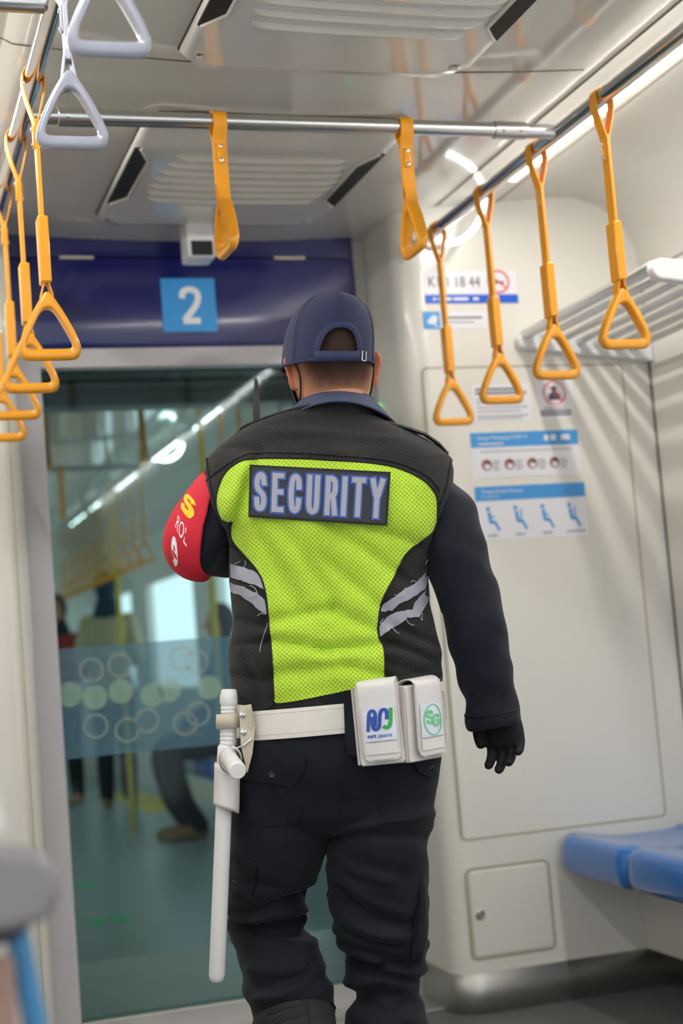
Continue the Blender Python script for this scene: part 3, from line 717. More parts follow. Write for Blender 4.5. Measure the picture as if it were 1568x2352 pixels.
for i in range(4):
    x = .08+.245*i; art_poly(mb, f, circ((x+.025, .58), .042, 14, asp=a), .0009, .0004, 1)
    art_stroke(mb, f, [(x+.03, .52), (x+.04, .34), (x+.085, .32)], .065, .0009, .0004, 1, aspect=a)
    art_stroke(mb, f, [(x+.04, .44), (x+.08, .42)] if i % 2 == 0 else [(x+.075, .55), (x+.07, .34)], .03, .0009, .0004, 1, aspect=a)
    art_stroke(mb, f, [(x+.08, .33), (x+.115, .17)], .05, .0009, .0004, 1, aspect=a)
    lines(mb, f, x+.01-(.03 if i == 3 else 0), x+.10+(.06 if i == 3 else 0), (.07,), .03, 2, jitter=.2)
tag(obj('wall_sticker', mb, ['white', 'stblue', 'greyink'], smooth=False), 'lowest white sticker, a blue header above four blue seated figures', 'sticker')

# ================================================================== LUGGAGE RACK
t = thing('luggage_rack', (2.1, 3.3, 1.93), 'chrome tube luggage rack with white bracket high on the right wall', 'luggage rack')
xs = [1.955+.058*i for i in range(7)]
for i, x in enumerate(xs):
    z = 1.962-.13*(x-1.955); mb = MB(); mb.tube([(x, 3.315, z), (x, D1-.012, z)], .0135 if i else .016, 14); obj('rail', mb, 'satin', t)
def bracket(y, th):
    mb = MB(); pr = []
    for i in range(9): a = PI/2+PI*i/8; pr.append((1.955+.027*math.cos(a), 1.946+.027*math.sin(a)))
    pr += [(2.379, 1.874), (2.379, 1.942)]
    mb.prism(pr, th, o=Vector((0, y, 0))); obj('bracket', mb, 'rackp', t, bevel=.004)
for y in (D1-.001, 3.33): bracket(y, .035)

# ================================================================== SEATS
def seat(y1, label, end=False):
    """one moulded seat of the bench, 0.43 wide, y1 = far side"""
    t = thing('bench_seat', (2.12, y1-.21, .33), label, 'seat', 'blue seats along the right wall')
    n = 18; rows = []
    wy = .426
    prof = [(2.372, .385), (1.99, .37), (1.945, .362), (1.92, .37), (1.908, .395), (1.908, .440), (1.92, .470), (1.95, .482), (2.0, .475), (2.1, .462), (2.2, .46), (2.28, .462), (2.33, .466), (2.372, .468)]
    P = cr(prof, 4)
    for j in range(n+1):
        s_ = j/n; y = y1-wy+wy*s_; e = min(s_, 1-s_)*wy
        rr = .035 if True else .0
        k = 0 if e > rr else (1-math.sqrt(max(0, 1-((rr-e)/rr)**2)))
        if end and s_ > .5: 
            rr2 = .07; k2 = 0 if e > rr2 else (1-math.sqrt(max(0, 1-((rr2-e)/rr2)**2))); kx = .07*k2
        else: kx = .012*k
        dip = -.014*math.sin(PI*s_)**.6
        row = []
        for x, z in P:
            fx = max(0, min(1, (2.2-x)/.3)); zz = z+(dip if z > .43 and x > 1.93 and x < 2.3 else 0)*sm(1.92, 1.99, x)-(.012*k if z > .42 else -.010*k)
            row.append(Vector((x+kx*fx, y, zz)))
        rows.append(row)
    mb = MB(); mb.grid(rows, True, True); obj('shell', mb, 'seat', t, angle=50)
    return t
seat(4.146, 'blue moulded bench seat nearest the end wall', True)
seat(3.716, 'second blue moulded bench seat from the end wall, cut by the right edge')
seat(3.286, 'third blue moulded bench seat from the end wall, below the picture edge')
mb = MB(); mb.box2((2.18, 1.2, .113), (2.372, D1, .36)); tag(obj('seat_pedestal', mb, 'cream', smooth=False), 'cream panel under the blue bench seats', 'panel')

# ================================================================== NEAR LEFT: SEAT END SCREEN (very blurred)
t = thing('seat_end_screen', (-.1, 1.16, 0), 'blurred grey topped seat end screen cut by the left edge', 'screen')
mb = MB(); pr = [(-.34, .885), (.093, .880)]+[(.108+.022*math.cos(a), .908+.026*math.sin(a)) for a in [-1.2+2.4*i/8 for i in range(9)]]+[(.06, .944), (-.34, .955)]
mb.prism(pr, .06, o=Vector((0, 1.19, 0))); tag(obj('top_slab', mb, mat('slab_grey', srgb(128, 125, 130), .3), t, bevel=.006), 'light grey rounded top')
mb = MB(); mb.tube([(-.34, 1.16, .872), (-.1, 1.16, .870), (.06, 1.16, .870), (.098, 1.16, .880), (.118, 1.16, .900)], .010, 12); tag(obj('edge_strip', mb, mat('edge_dark', srgb(62, 56, 66), .5), t), 'dark edge strip')
mb = MB(); mb.tube([(.100, 1.17, .88), (.124, 1.17, .70), (.126, 1.17, 0)], .009, 12); tag(obj('post', mb, mat('post_blue', srgb(60, 130, 180), .4), t), 'slim blue post')
mb = MB(); mb.box2((-.34, 1.15, .05), (.096, 1.165, .86)); obj('lower_panel', mb, mat('panel_brown', srgb(150, 120, 110), .5), t, bevel=.003)
mb = MB(); mb.box2((-.34, 1.152, .945), (.088, 1.158, 1.13)); obj('glass', mb, 'clear', t, smooth=False)
mb = MB(); mb.tube([(.068, 1.155, 1.13), (.090, 1.155, .95)], .0045, 8); tag(obj('edge', mb, 'rackp', t), 'pale glass edge')

# ================================================================== NEXT CARRIAGE (seen through the glass)
Y0, Y1 = 5.32, 15.5
mb = MB(); mb.box2((XL-.1, 4.5, -.08), (XR+.1, Y1, 0)); struct('floor_next', mb, 'floor2', smooth=False)
rows = [[Vector((x, y, z)) for x, z in prof_c] for y in (Y0, Y0+3, Y0+6, Y1) for prof_c in [[(2.03-x, z) for x, z in reversed(right)]+[(1.015-.655+1.31*i/12, ceil_z(1.015-.655+1.31*i/12)) for i in range(13)]+right]]
mb = MB(); mb.grid(rows, False, False); struct('ceiling_next', mb, 'ceil', angle=60)
wins = [(6.1, 7.5), (8.3, 10.3), (11.1, 13.0), (13.8, 15.2)]
for nm, x, sg in (('wall_next_right', XR, 1), ('wall_next_left', XL, -1)):
    o = side_wall(nm, x, Y0, Y1, wins, sgn=sg)
mb = MB(); mb.box2((XL, Y0, 0), (.43, Y0+.12, 2.4)); mb.box2((1.60, Y0, 0), (XR, Y0+.12, 2.4)); mb.box2((.43, Y0, 1.99), (1.60, Y0+.12, 2.4)); struct('wall_next_end', mb, mat('end_grey', srgb(150, 155, 155), .4), smooth=False)
mb = MB(); mb.box2((XL, Y1-.1, 0), (XR, Y1, 2.4)); struct('wall_next_far', mb, 'cream', smooth=False)
G = mat('gangway_grey', srgb(92, 100, 100), .5)
mb = MB(); mb.box2((.36, 4.5, 0), (.42, Y0, 2.06)); struct('wall_gangway_left', mb, G, smooth=False)
mb = MB(); mb.box2((1.60, 4.5, 0), (1.66, Y0, 2.06)); struct('wall_gangway_right', mb, G, smooth=False)
mb = MB()
for i in range(8): mb.box2((.38, 4.5+.1025*i, 2.03+(i % 2)*.012), (1.64, 4.5+.1025*(i+1), 2.09))
struct('ceiling_gangway', mb, G, smooth=False)
led('strip_light', 1.84, 5.9, 8.25, 'strip light of the next carriage seen through the glass, nearer one', m='led_far', segs=((5.9, 6.3), (6.5, 6.85), (7.5, 8.25)))
led('strip_light', 1.84, 8.75, 13.5, 'strip light of the next carriage seen through the glass, farther one', m='led_far', segs=((8.75, 9.5), (10.2, 11.0), (11.8, 12.3), (12.7, 13.5)))
led('strip_light', .19, 5.9, 13.5, 'left strip light of the next carriage, behind the glass', m='led_far')
for y, l in ((6.7, 'small curved glowing tube in the next carriage nearest the door glass'), (8.5, 'small curved glowing tube in the next carriage farther back')):
    t = thing('glow_hook', (1.75, y, 2.22), l, 'light')
    mb = MB(); mb.tube([(1.72+.10*math.cos(a), y, 2.325+.10*math.sin(a)) for a in [-.1-PI*.75*i/12 for i in range(13)]], .012, 10); obj('tube', mb, 'softglow', t)
rail_thing('grab_rail', 'grab rail of the next carriage hung with a row of yellow straps', [((RXR, Y0+.13, RZ), (RXR, 13.6, RZ))])
rail_thing('grab_rail', 'left grab rail of the next carriage behind the glass', [((RXL, Y0+.13, RZ), (RXL, 13.6, RZ))])
for y in (6.72, 8.9): rail_thing('cross_rail', 'cross rail of the next carriage, '+('nearer' if y < 8 else 'farther')+' one', [((RXL+.017, y, RZ), (RXR-.017, y, RZ))], 'satin', .0175)
GN = 'yellow straps of the next carriage'
ORD = ['first', 'second', 'third', 'fourth', 'fifth', 'sixth', 'seventh', 'eighth', 'ninth', 'tenth', 'eleventh', 'twelfth']
for i in range(12): hang(protoL, RXR, 8.98+.345*i, 0, ORD[i]+' blurred yellow strap, counted from the right, in the row behind the glass', GN)
for i in range(4): hang(protoL, RXR, 5.80+.345*i, 0, ORD[i]+' blurred yellow strap from the right behind the glass by the radio antenna', 'near straps of the next carriage')
hang(protoS, 1.26, 6.72, PI/2, 'short yellow strap hanging behind the glass, left of the antenna', 'short straps of the next carriage')
hang(protoS, 1.17, 8.9, PI/2, 'short yellow strap behind the glass near the left door post', 'short straps of the next carriage')
hang(protoS, .83, 6.72, PI/2, 'short yellow strap behind the glass at its upper left corner', 'short straps of the next carriage')
def next_seat(y1, l): 
    t = seat(y1, l); t['group'] = 'blue seats of the next carriage'
for i in range(5): next_seat(10.4-.43*i, ORD[i]+' blue seat from the far end of the far bench behind the frosted glass')
for i in range(3): next_seat(7.5-.43*i, ORD[i]+' blue seat from the far end of the near bench behind the glass')
for y, x in ((7.3, 1.66), (10.1, 1.66)):
    p_ = MB(); p_.tube([(x, y, 0), (x, y, 2.3)], .017, 12); tag(obj('grab_pole', p_, mat('pole_yellow', srgb(225, 195, 50), .4)), 'blurred yellow pole in the next carriage, '+('nearer' if y < 8 else 'farther')+' one', 'pole')
for i, (px, py) in enumerate(((188, 2036), (262, 2112))):  # reflections of green floor stickers, painted as chevrons on the floor behind the glass
    c = bp(px, py, 'z', 0); mb = MB(); f = lambda s_, tt, o=0: Vector((c.x+s_, c.y+tt, .0005+o))
    for k in (-1, 1): art_stroke(mb, f, [(-.055+.05*k, -.10), (.0+.05*k, .0), (-.055+.05*k, .10)], .05, 0, .001)
    o = obj('arrow_reflection', mb, 'arrowrefl', smooth=False); tag(o, 'reflection of a green floor sticker, painted on the floor behind the glass, '+('left and higher' if i == 0 else 'right and lower'), 'floor marking')
mb = MB(); mb.box2((1.95, 11.2, .0002), (2.25, 13.2, .0015)); tag(obj('floor_line', mb, 'yline', smooth=False), 'yellow stripe on the floor of the next carriage', 'floor marking')

def chain(mb, pts, rs, n=14, flat=1.0, k=5, up=None):
    P = cr([tuple(p)+(r,) for p, r in zip(pts, rs)], k)
    a, b = Vector(P[0][:3]), Vector(P[1][:3]); d = (a-b).normalized(); r0 = P[0][3]
    c, e = Vector(P[-1][:3]), Vector(P[-2][:3]); d2 = (c-e).normalized(); r1 = P[-1][3]
    P = [tuple(a+d*r0*.9)+(r0*.15,), tuple(a+d*r0*.6)+(r0*.75,)]+P+[tuple(c+d2*r1*.6)+(r1*.75,), tuple(c+d2*r1*.9)+(r1*.15,)]
    mb.tube([p[:3] for p in P], [(p[3], p[3]*flat) for p in P], n, up=up)
def ball(mb, c, r, n=16):
    rows = []
    for i in range(1, n): 
        a = PI*i/n; rows.append([Vector(c)+Vector((r[0]*math.sin(a)*math.cos(2*PI*j/n), r[1]*math.sin(a)*math.sin(2*PI*j/n), r[2]*math.cos(a))) for j in range(n)])
    mb.grid(rows, True, True)
def passenger(x, y, face, label, cols, seated=False, h=1.0):
    t = thing('person', (x, y, 0), label, 'person'); R = Matrix.Rotation(face, 3, 'Z')
    L = lambda a, b, c: Vector((x, y, 0))+R@Vector((a, b, c*h))
    zs = -.29 if seated else 0
    body = MB(); hip = .88+zs
    def legs(m, e, f0=.075):
        for s_ in (-1, 1):
            if seated: chain(m, [L(s_*.09, 0, hip-.02), L(s_*.10, .22, .555), L(s_*.10, .40, .53), L(s_*.10, .36, .25), L(s_*.10, .26, .08)], [f0+e, .07+e, .058+e, .05+e, .042+e])
            else: chain(m, [L(s_*.08, 0, hip), L(s_*.085, .01, .66), L(s_*.085, .01, .47), L(s_*.09, 0, .26), L(s_*.09, -.01, .08)], [f0+e, .068+e, .054+e, .05+e, .04+e])
    def torso(m, e):
        chain(m, [L(0, 0, hip-.02), L(0, 0, hip+.12), L(0, 0, hip+.28), L(0, 0, hip+.42), L(0, 0, hip+.50)], [.15+e, .13+e, .15+e, .165+e, .09+e], flat=.68, up=R@Vector((1, 0, 0)))
        for s_ in (-1, 1):
            if seated: chain(m, [L(s_*.15, 0, hip+.45), L(s_*.20, .02, hip+.2), L(s_*.17, .2, hip+.08)], [.045+e, .042+e, .034+e])
            else: chain(m, [L(s_*.16, 0, hip+.45), L(s_*.21, -.02, hip+.2), L(s_*.17, .16, hip+.16)], [.045+e, .042+e, .034+e])
    legs(body, 0); torso(body, 0)
    chain(body, [L(0, 0, hip+.47), L(0, 0, hip+.58)], [.05, .048])
    ball(body, L(0, .02, hip+.70), (.073, .088, .115)); ball(body, L(0, .115, hip+.69), (.012, .014, .02))
    for s_ in (-1, 1):
        c = L(s_*.15, .24 if seated else .2, hip+(.06 if seated else .17)); chain(body, [c, c+R@Vector((-s_*.03, .06, 0))], [.026, .02], flat=.6)
        for k in range(4): chain(body, [c+R@Vector((-s_*.03+(k-1.5)*.014, .06, 0)), c+R@Vector((-s_*.035+(k-1.5)*.014, .095, -.01))], [.008, .0065])
        chain(body, [L(s_*.10, .28 if seated else .02, .06), L(s_*.10, .42 if seated else .16, .035)], [.036, .028])
    b2, _ = temp_mesh(body, .010, 2); obj('body', b2, 'skin', t)
    m = MB(); legs(m, .018); m2, _ = temp_mesh(m, .012, 3); obj('trousers', m2, cols[0], t)
    m = MB(); torso(m, .022); m2, _ = temp_mesh(m, .012, 3); obj('top', m2, cols[1], t)
    m = MB(); ball(m, L(0, -.005, hip+.71), (.092, .098, .125)); chain(m, [L(0, -.01, hip+.58), L(0, 0, hip+.42)], [.09, .15], flat=.75, up=R@Vector((1, 0, 0)))
    m2, _ = temp_mesh(m, .012, 3); obj('headscarf', m2, cols[2], t)
    for s_ in (-1, 1):
        m = MB(); chain(m, [L(s_*.10, .24 if seated else -.03, .045), L(s_*.10, .34 if seated else .08, .04), L(s_*.10, .45 if seated else .17, .03)], [.042, .042, .034], flat=.75); obj('shoe', m, cols[3], t)
    return t
dk = mat('dark_cloth', srgb(30, 34, 40), .8); beige = mat('beige_cloth', srgb(190, 175, 140), .8); teal = mat('teal_scarf', srgb(30, 60, 80), .8, var=.3, nscale=15)
tan = mat('tan_shoe', srgb(170, 130, 95), .6); blued = mat('blue_cloth', srgb(45, 70, 110), .8); redc = mat('red_cloth', srgb(150, 50, 50), .8)
passenger(1.86, 11.9, -.3, 'blurred person standing in the next carriage in a beige top and dark blue headscarf', (dk, beige, teal, tan), h=1.08)
passenger(1.55, 12.6, 2.6, 'blurred person in a red top partly hidden behind the person in beige', (dk, redc, dk, tan))
passenger(2.16, 9.32, PI/2+.1, 'blurred seated person in dark blue clothes in the next carriage', (dk, blued, dk, tan), seated=True)

# ================================================================== THE GUARD
GX, GY = .885, 2.709
guard = thing('person', (GX, GY, 0), 'person seen from behind in a navy cap and a lime and black safety vest', 'person')
def prof_uz(lst, v=0): 
    r = [(p.dot(Vector((0, 0, 1))), p.dot(RH)) for p in (at(x, y, v) for x, y in lst)]
    return sorted(r)
def fold(u, z, ang, f1, f2, seed):
    a = u*math.cos(ang)+z*math.sin(ang); b = -u*math.sin(ang)+z*math.cos(ang)
    return noise.noise(Vector((a*f1+seed, b*f2, seed*1.7)))
# ---- vest silhouette
VL = prof_uz([(700, 934), (650, 946), (600, 964), (560, 981), (525, 1002), (495, 1026), (475, 1048), (469, 1075), (473, 1120), (485, 1160), (502, 1195), (520, 1222), (527, 1250), (528, 1340), (533, 1380), (537, 1425), (530, 1480), (527, 1540), (532, 1590), (548, 1628)])
VR = prof_uz([(866, 957), (905, 972), (950, 990), (985, 1008), (1015, 1028), (1037, 1050), (1043, 1080), (1040, 1130), (1025, 1180), (1005, 1230), (992, 1270), (986, 1320), (990, 1380), (1002, 1440), (1015, 1500), (1021, 1550), (1018, 1610)])
DB = [(.90, .125), (1.0, .132), (1.08, .130), (1.18, .128), (1.28, .134), (1.36, .132), (1.42, .122), (1.455, .106), (1.485, .093), (1.51, .085), (1.53, .080), (1.55, .077)]   # depth by height
DC = [(.90, .01), (1.05, .0), (1.2, .005), (1.35, .0), (1.45, .02), (1.53, .018), (1.55, .020)]
def hem(u): return .968+ (u+.05)*.10 + .012*sm(.05, -.2, u)*0
ZT = 1.519
def torso_pt(th, z, off=0, wr=1.0):
    uL, uR = interp(VL, z), interp(VR, z); c = (uL+uR)/2; a = (uR-uL)/2+off; b = interp(DB, z)+off
    co, si = math.cos(th), math.sin(th); e = 2/2.35
    u = c+a*math.copysign(abs(co)**e, co); v = interp(DC, z)+b*math.copysign(abs(si)**e, si)
    if wr:
        k = .012*fold(u, z, -.75, 4, 15, 3.1)+.010*fold(u, z, .1, 4, 22, 9.2)*sm(1.25, 1.05, z)+.006*fold(u, z, -1.0, 5, 20, 5)*sm(1.15, 1.32, z)*sm(1.45, 1.38, z)
        k += .005*fold(u, z, 0, 6, 6, 21)
        sgn = -1 if si < 0 else 1
        v += sgn*k*wr*min(1, abs(si)*2); u += .5*k*math.copysign(1, co)*abs(co)*wr
        if si < 0 and wr: v -= ridges(u, z)*1.9
        # spine hollow and shoulder blades
        if si < 0: v += .010*math.exp(-((u-c)/.035)**2)*sm(1.0, 1.2, z)*sm(1.46, 1.36, z)
    return W3(u, v, z)
RIDGES = []
for (xa, ya), (xb, yb_), w_, am in (((585, 1062), (536, 1204), .010, -.010), ((560, 1072), (512, 1190), .016, .006), ((545, 1215), (560, 1300), .012, -.006), ((600, 1235), (690, 1400), .013, -.007), ((660, 1225), (770, 1395), .013, -.006),
        ((860, 1215), (965, 1250), .009, -.006), ((770, 1215), (930, 1330), .012, -.007), ((750, 1290), (880, 1400), .010, -.005), ((620, 1425), (760, 1400), .010, -.006), ((760, 1400), (880, 1455), .010, -.006),
        ((622, 1470), (740, 1490), .010, -.007), ((740, 1492), (878, 1480), .010, -.007), ((640, 1545), (800, 1530), .011, -.005), ((800, 1532), (885, 1550), .010, -.005),
        ((885, 1430), (1005, 1480), .008, -.006), ((890, 1475), (1010, 1520), .008, -.007), ((890, 1520), (1015, 1560), .008, -.005), ((900, 1560), (1015, 1530), .007, -.004),
        ((540, 1420), (610, 1440), .008, -.006), ((535, 1480), (615, 1475), .008, -.006), ((532, 1550), (620, 1560), .009, -.005), ((560, 1500), (600, 1600), .010, -.004),
        ((640, 985), (900, 1000), .012, .003), ((520, 1020), (600, 1030), .010, -.003)):
    p, q = at(xa, ya, -.11), at(xb, yb_, -.11); RIDGES.append((p.dot(RH), p.z, q.dot(RH), q.z, w_, am))
def ridges(u, z):
    k = 0
    for a, b, c, d, w_, am in RIDGES:
        dx, dz = c-a, d-b; t = ((u-a)*dx+(z-b)*dz)/(dx*dx+dz*dz)
        if t < -.3 or t > 1.3: continue
        px, pz = a+dx*t, b+dz*t; e = ((u-px)**2+(z-pz)**2)/(w_*w_)
        if e < 9: k += am*math.exp(-e)*sm(-.3, .1, t)*sm(1.3, .9, t)
    return k
NT, NZ = 220, 170
rows = []
for i in range(NZ+1):
    s_ = i/NZ; row = []
    for j in range(NT):
        th = 2*PI*j/NT
        u0 = torso_pt(th, 1.0, 0, 0).dot(RH); z0 = hem(u0); z = z0+(ZT-z0)*s_
        z -= sm(.80, 1, s_)*(.026*abs(math.cos(th))**2+.05*max(0, math.sin(th)))
        row.append(torso_pt(th, z))
    rows.append(row)
mb = MB(); mb.grid(rows, True, False)
vest = obj('vest', mb, 'vblack', guard, solid=0, angle=180)
tag(vest, 'black mesh vest')
bvh = BVHTree.FromPolygons([tuple(v) for v in mb.v], mb.f)
def drape(px, py, off=0.0, tree=None, guess=2.7):
    d = ray(px, py).normalized(); h = (tree or bvh).ray_cast(CAM, d)
    if h[0] is None:
        q = at(px, py, 0); h2 = (tree or bvh).find_nearest(q); P, n = h2[0], h2[1]
        if n.dot(d) > 0: n = -n
        return P+n*off
    P, n = h[0], h[1]
    if n.dot(d) > 0: n = -n
    return P-d*off*.6+n*off*.4
def pxmap(tree=None, lim=None): return lambda s_, t, o=0: drape(s_, t, o, tree)
F = pxmap()
# lime back panel
yoke = cr([(505, 1190), (497, 1160), (499, 1130), (512, 1095), (532, 1072), (565, 1056), (620, 1052), (700, 1053), (800, 1059), (880, 1067), (930, 1081), (975, 1105), (1000, 1135), (1004, 1165), (1003, 1195)], 5)
rightside = cr([(1003, 1195), (992, 1222), (965, 1245), (930, 1275), (903, 1330), (884, 1365), (872, 1400), (868, 1440), (870, 1465), (882, 1490), (884, 1540), (886, 1568)], 4)
bottom = cr([(886, 1568), (840, 1577), (800, 1585), (740, 1598), (690, 1608), (650, 1614), (634, 1614), (629, 1605)], 3)
leftside = cr([(629, 1605), (627, 1560), (622, 1480), (616, 1420), (611, 1370), (600, 1328), (575, 1290), (545, 1258), (532, 1235), (529, 1208), (531, 1199), (520, 1199), (505, 1190)], 5)
loop = yoke[:-1]+rightside[:-1]+bottom[:-1]+leftside[:-1]
mb = MB(); art_poly(mb, F, loop, .0015, .0015, 0, dens=9); lp = obj('back_panel', mb, 'lime', vest, angle=60); tag(lp, 'lime green mesh panel')
def trim(pts, r, off=.001, name='piping', m='vtrim', parent=None, tree=None, n=8):
    mb = MB(); mb.tube([drape(x, y, off, tree) for x, y in pts], r, n); return obj(name, mb, m, parent or vest)
trim(yoke, .0028, .003); trim(rightside, .0019, .003); trim(leftside, .0019, .003)
trim(cr([(472, 1108), (478, 1100), (520, 1068), (560, 1046), (600, 1040), (700, 1041), (800, 1048), (880, 1056), (935, 1070), (985, 1096), (1010, 1128)], 4), .0018, .001)
trim(cr([(476, 1052), (478, 1085), (486, 1130), (499, 1170), (508, 1192)], 5), .0026, .002)
trim(cr([(1036, 1052), (1030, 1090), (1022, 1130), (1008, 1168)], 5), .0026, .002)
trim(cr([(528, 1252), (545, 1262)], 3), .002, .001)
trim(cr([(629, 1616), (600, 1630), (565, 1626)], 3), .0025, .001)
# neck binding of the vest
mb = MB(); mb.tube([torso_pt(2*PI*k/48, ZT-.001-.026*abs(math.cos(2*PI*k/48))**2-.05*max(0, math.sin(2*PI*k/48)), .001, 0) for k in range(49)], .0035, 8, caps=False); obj('neck_binding', mb, 'vtrim', vest)
# reflective strips with frayed edges
def strip(poly):
    mb = MB(); art_poly(mb, F, poly, .0022, .0012, 0, dens=9); tag(obj('reflective_strip', mb, 'reflect', vest, smooth=True, angle=40), 'grey reflective strip with frayed edges')
def jag(pts, amp=1.6, n=5):
    out = []
    for (a, b), (c, d) in zip(pts, pts[1:]):
        for k in range(n): t_ = k/n; out.append((a+(c-a)*t_, b+(d-b)*t_+random.uniform(-amp, amp)))
    return out+[pts[-1]]
strip(jag([(530, 1296), (560, 1304), (585, 1312), (598, 1322)])+jag([(607, 1355), (590, 1346), (560, 1335), (530, 1326)]))
strip(jag([(530, 1338), (560, 1348), (590, 1362), (608, 1378)])+jag([(614, 1412), (595, 1402), (575, 1382), (550, 1366), (530, 1360)]))
strip(jag([(873, 1404), (878, 1390), (905, 1370), (930, 1352), (955, 1338), (975, 1316), (986, 1290)])+jag([(989, 1318), (975, 1352), (955, 1368), (920, 1385), (900, 1402), (876, 1406)]))
strip(jag([(870, 1440), (885, 1418), (915, 1404), (945, 1400), (950, 1385), (962, 1372), (986, 1345)])+jag([(986, 1370), (975, 1395), (962, 1416), (935, 1420), (905, 1440), (872, 1462)]))
def thread(pts, off=.004): 
    mb.tube([drape(x, y, off) for x, y in cr(pts, 5)], .0007, 5)
for P_ in ([(612, 1410), (600, 1409), (592, 1414)], [(615, 1416), (614, 1440), (603, 1465), (597, 1498)], [(530, 1300), (540, 1296), (552, 1290)], [(560, 1303), (566, 1296), (564, 1288)],
           [(575, 1345), (585, 1350), (592, 1362)], [(540, 1345), (550, 1352), (565, 1350)], [(560, 1365), (575, 1372), (590, 1368)],
           [(984, 1300), (988, 1292), (982, 1285), (975, 1296)], [(962, 1418), (968, 1424), (966, 1424)], [(930, 1420), (938, 1432), (950, 1436)], [(925, 1405), (935, 1416), (946, 1418)], [(900, 1442), (908, 1452), (915, 1456)],
           [(876, 1438), (872, 1430), (880, 1420)], [(955, 1338), (948, 1334), (942, 1338)], [(985, 1340), (992, 1350), (988, 1360)], [(980, 1372), (988, 1380), (984, 1390)], [(905, 1365), (915, 1372), (930, 1366)], [(960, 1400), (968, 1412), (966, 1426)]):
    mb = MB(); thread(P_); obj('loose_thread', mb, 'thread', vest)
# SECURITY patch
Pq = [(570, 1188), (889, 1208), (897, 1084), (573, 1067)]
def pq(s_, t): 
    return tuple(Pq[0][i]*(1-s_)*(1-t)+Pq[1][i]*s_*(1-t)+Pq[2][i]*s_*t+Pq[3][i]*(1-s_)*t for i in (0, 1))
# a stiff board: gently curved surface fitted to the back
gs = {}
for i in range(0, 9):
    for j in range(0, 5):
        gs[i, j] = drape(*pq(i/8, j/4), .0)
dm = {i: min(uvz(gs[i, j])[1] for j in range(5)) for i in range(9)}
dsm = [min(dm.values())]*9
vmid = [(dm[max(0, i-1)]+dm[i]+dm[min(8, i+1)])/3-.004 for i in range(9)]
vl = [(vmid[0]*(1-i/8)+vmid[8]*i/8) for i in range(9)]
q0, q4, q8 = vmid[0], min(vmid[3:6]), vmid[8]
vv = [q0*(1-i/8)*(1-i/4)+q4*4*(i/8)*(1-i/8)+q8*(i/8)*(i/4-1) for i in range(9)]
sh_ = min(0, min(a_-b_ for a_, b_ in zip(vmid, vv)))
vv = [v_+sh_*.6-.002 for v_ in vv]
def patchmap(s_, t, o=0):
    x, y = pq(s_, t); x8 = max(0, min(1, s_)); return at(x, y, vv[0]*(1-x8)*(1-2*x8)+vv[4]*4*x8*(1-x8)+vv[8]*x8*(2*x8-1)-o)
mb = MB(); aspq = 322/121
art_poly(mb, patchmap, [(0, 0), (1, 0), (1, 1), (0, 1)], -.003, .0055, 1, dens=.08)
art_poly(mb, patchmap, rrect(.018, .045, .982, .955, .02, 3, aspq), .0025, .0008, 0, dens=.08)
BX = dict(zip('SECURITY', ((579, 617), (619, 657), (658, 697), (699, 739), (741, 783), (781, 800), (803, 843), (845, 886))))
for ch in 'SECURITY':
    x0, x1 = [(q-571.5)/322 for q in BX[ch]]; x0 += .031; x1 -= .031
    if ch == 'R': x1 -= .006
    for layer, (wd, off, mi) in enumerate(((.165, .0033, 2), (.100, .0043, 3))):
        for g in GLY[ch]: art_stroke(mb, patchmap, [(x0+(x1-x0)*p[0], .18+.64*p[1]) for p in g], wd, off, .001, mi, aspect=aspq, cap=wd/2, res=.09)
sp = obj('name_patch', mb, ['patch', 'patchedge', 'letterblue', 'letter'], vest, smooth=False); tag(sp, 'black patch with blue edged grey letters reading SECURITY')

# ---- sleeves / shirt (param tubes)
def px3(lst): return [tuple(at(x, y, v))+(r,) for x, y, v, r in lst]
ARM_R = cr(px3([(945, 1095, .03, .042), (972, 1125, .025, .056), (1003, 1175, .01, .066), (1034, 1250, -.01, .063), (1066, 1340, -.015, .058), (1092, 1430, -.015, .057), (1108, 1510, -.01, .0545), (1122, 1590, .0, .0520), (1132, 1650, .005, .0515), (1136, 1672, .005, .0490)]), 6)
ARM_L = cr(px3([(565, 1095, .03, .042), (532, 1130, .03, .056), (488, 1185, .015, .062), (452, 1245, .01, .058), (470, 1262, .07, .057), (540, 1250, .17, .054), (610, 1190, .25, .048), (640, 1140, .28, .042)]), 6)
def tube_rows(P, n, off=0, disp=None, a0=0, a1=2*PI, full=True):
    rows = []; prev = None; N = len(P)
    for i in range(N):
        p = Vector(P[i][:3]); t = (Vector(P[min(i+1, N-1)][:3])-Vector(P[max(i-1, 0)][:3])).normalized()
        if prev is None: x = (FH*-1+t*FH.dot(t)).normalized()
        else: x = (prev-t*prev.dot(t)).normalized()
        prev = x; y = t.cross(x); row = []
        for k in range(n if full else n+1):
            a = a0+(a1-a0)*k/n; r = P[i][3]+off+(disp(i/(N-1), a) if disp else 0)
            row.append(p+x*math.cos(a)*r+y*math.sin(a)*r)
        rows.append(row)
    return rows
mb = MB(); mb.grid(tube_rows(ARM_R, 28), True, True); mb.grid(tube_rows(ARM_L, 28), True, True)
rows = [[torso_pt(2*PI*j/60, z, -.036, 0) for j in range(60)] for z in [.90+.02*i for i in range(31)]]
mb.grid(rows, True, True)
sh, nr = temp_mesh(mb, .0065, 3)
def wrinkle(P, n, amp, ang, f1, f2, seed):
    q = uvz(P); return amp*fold(q.x, q.z, ang, f1, f2, seed)
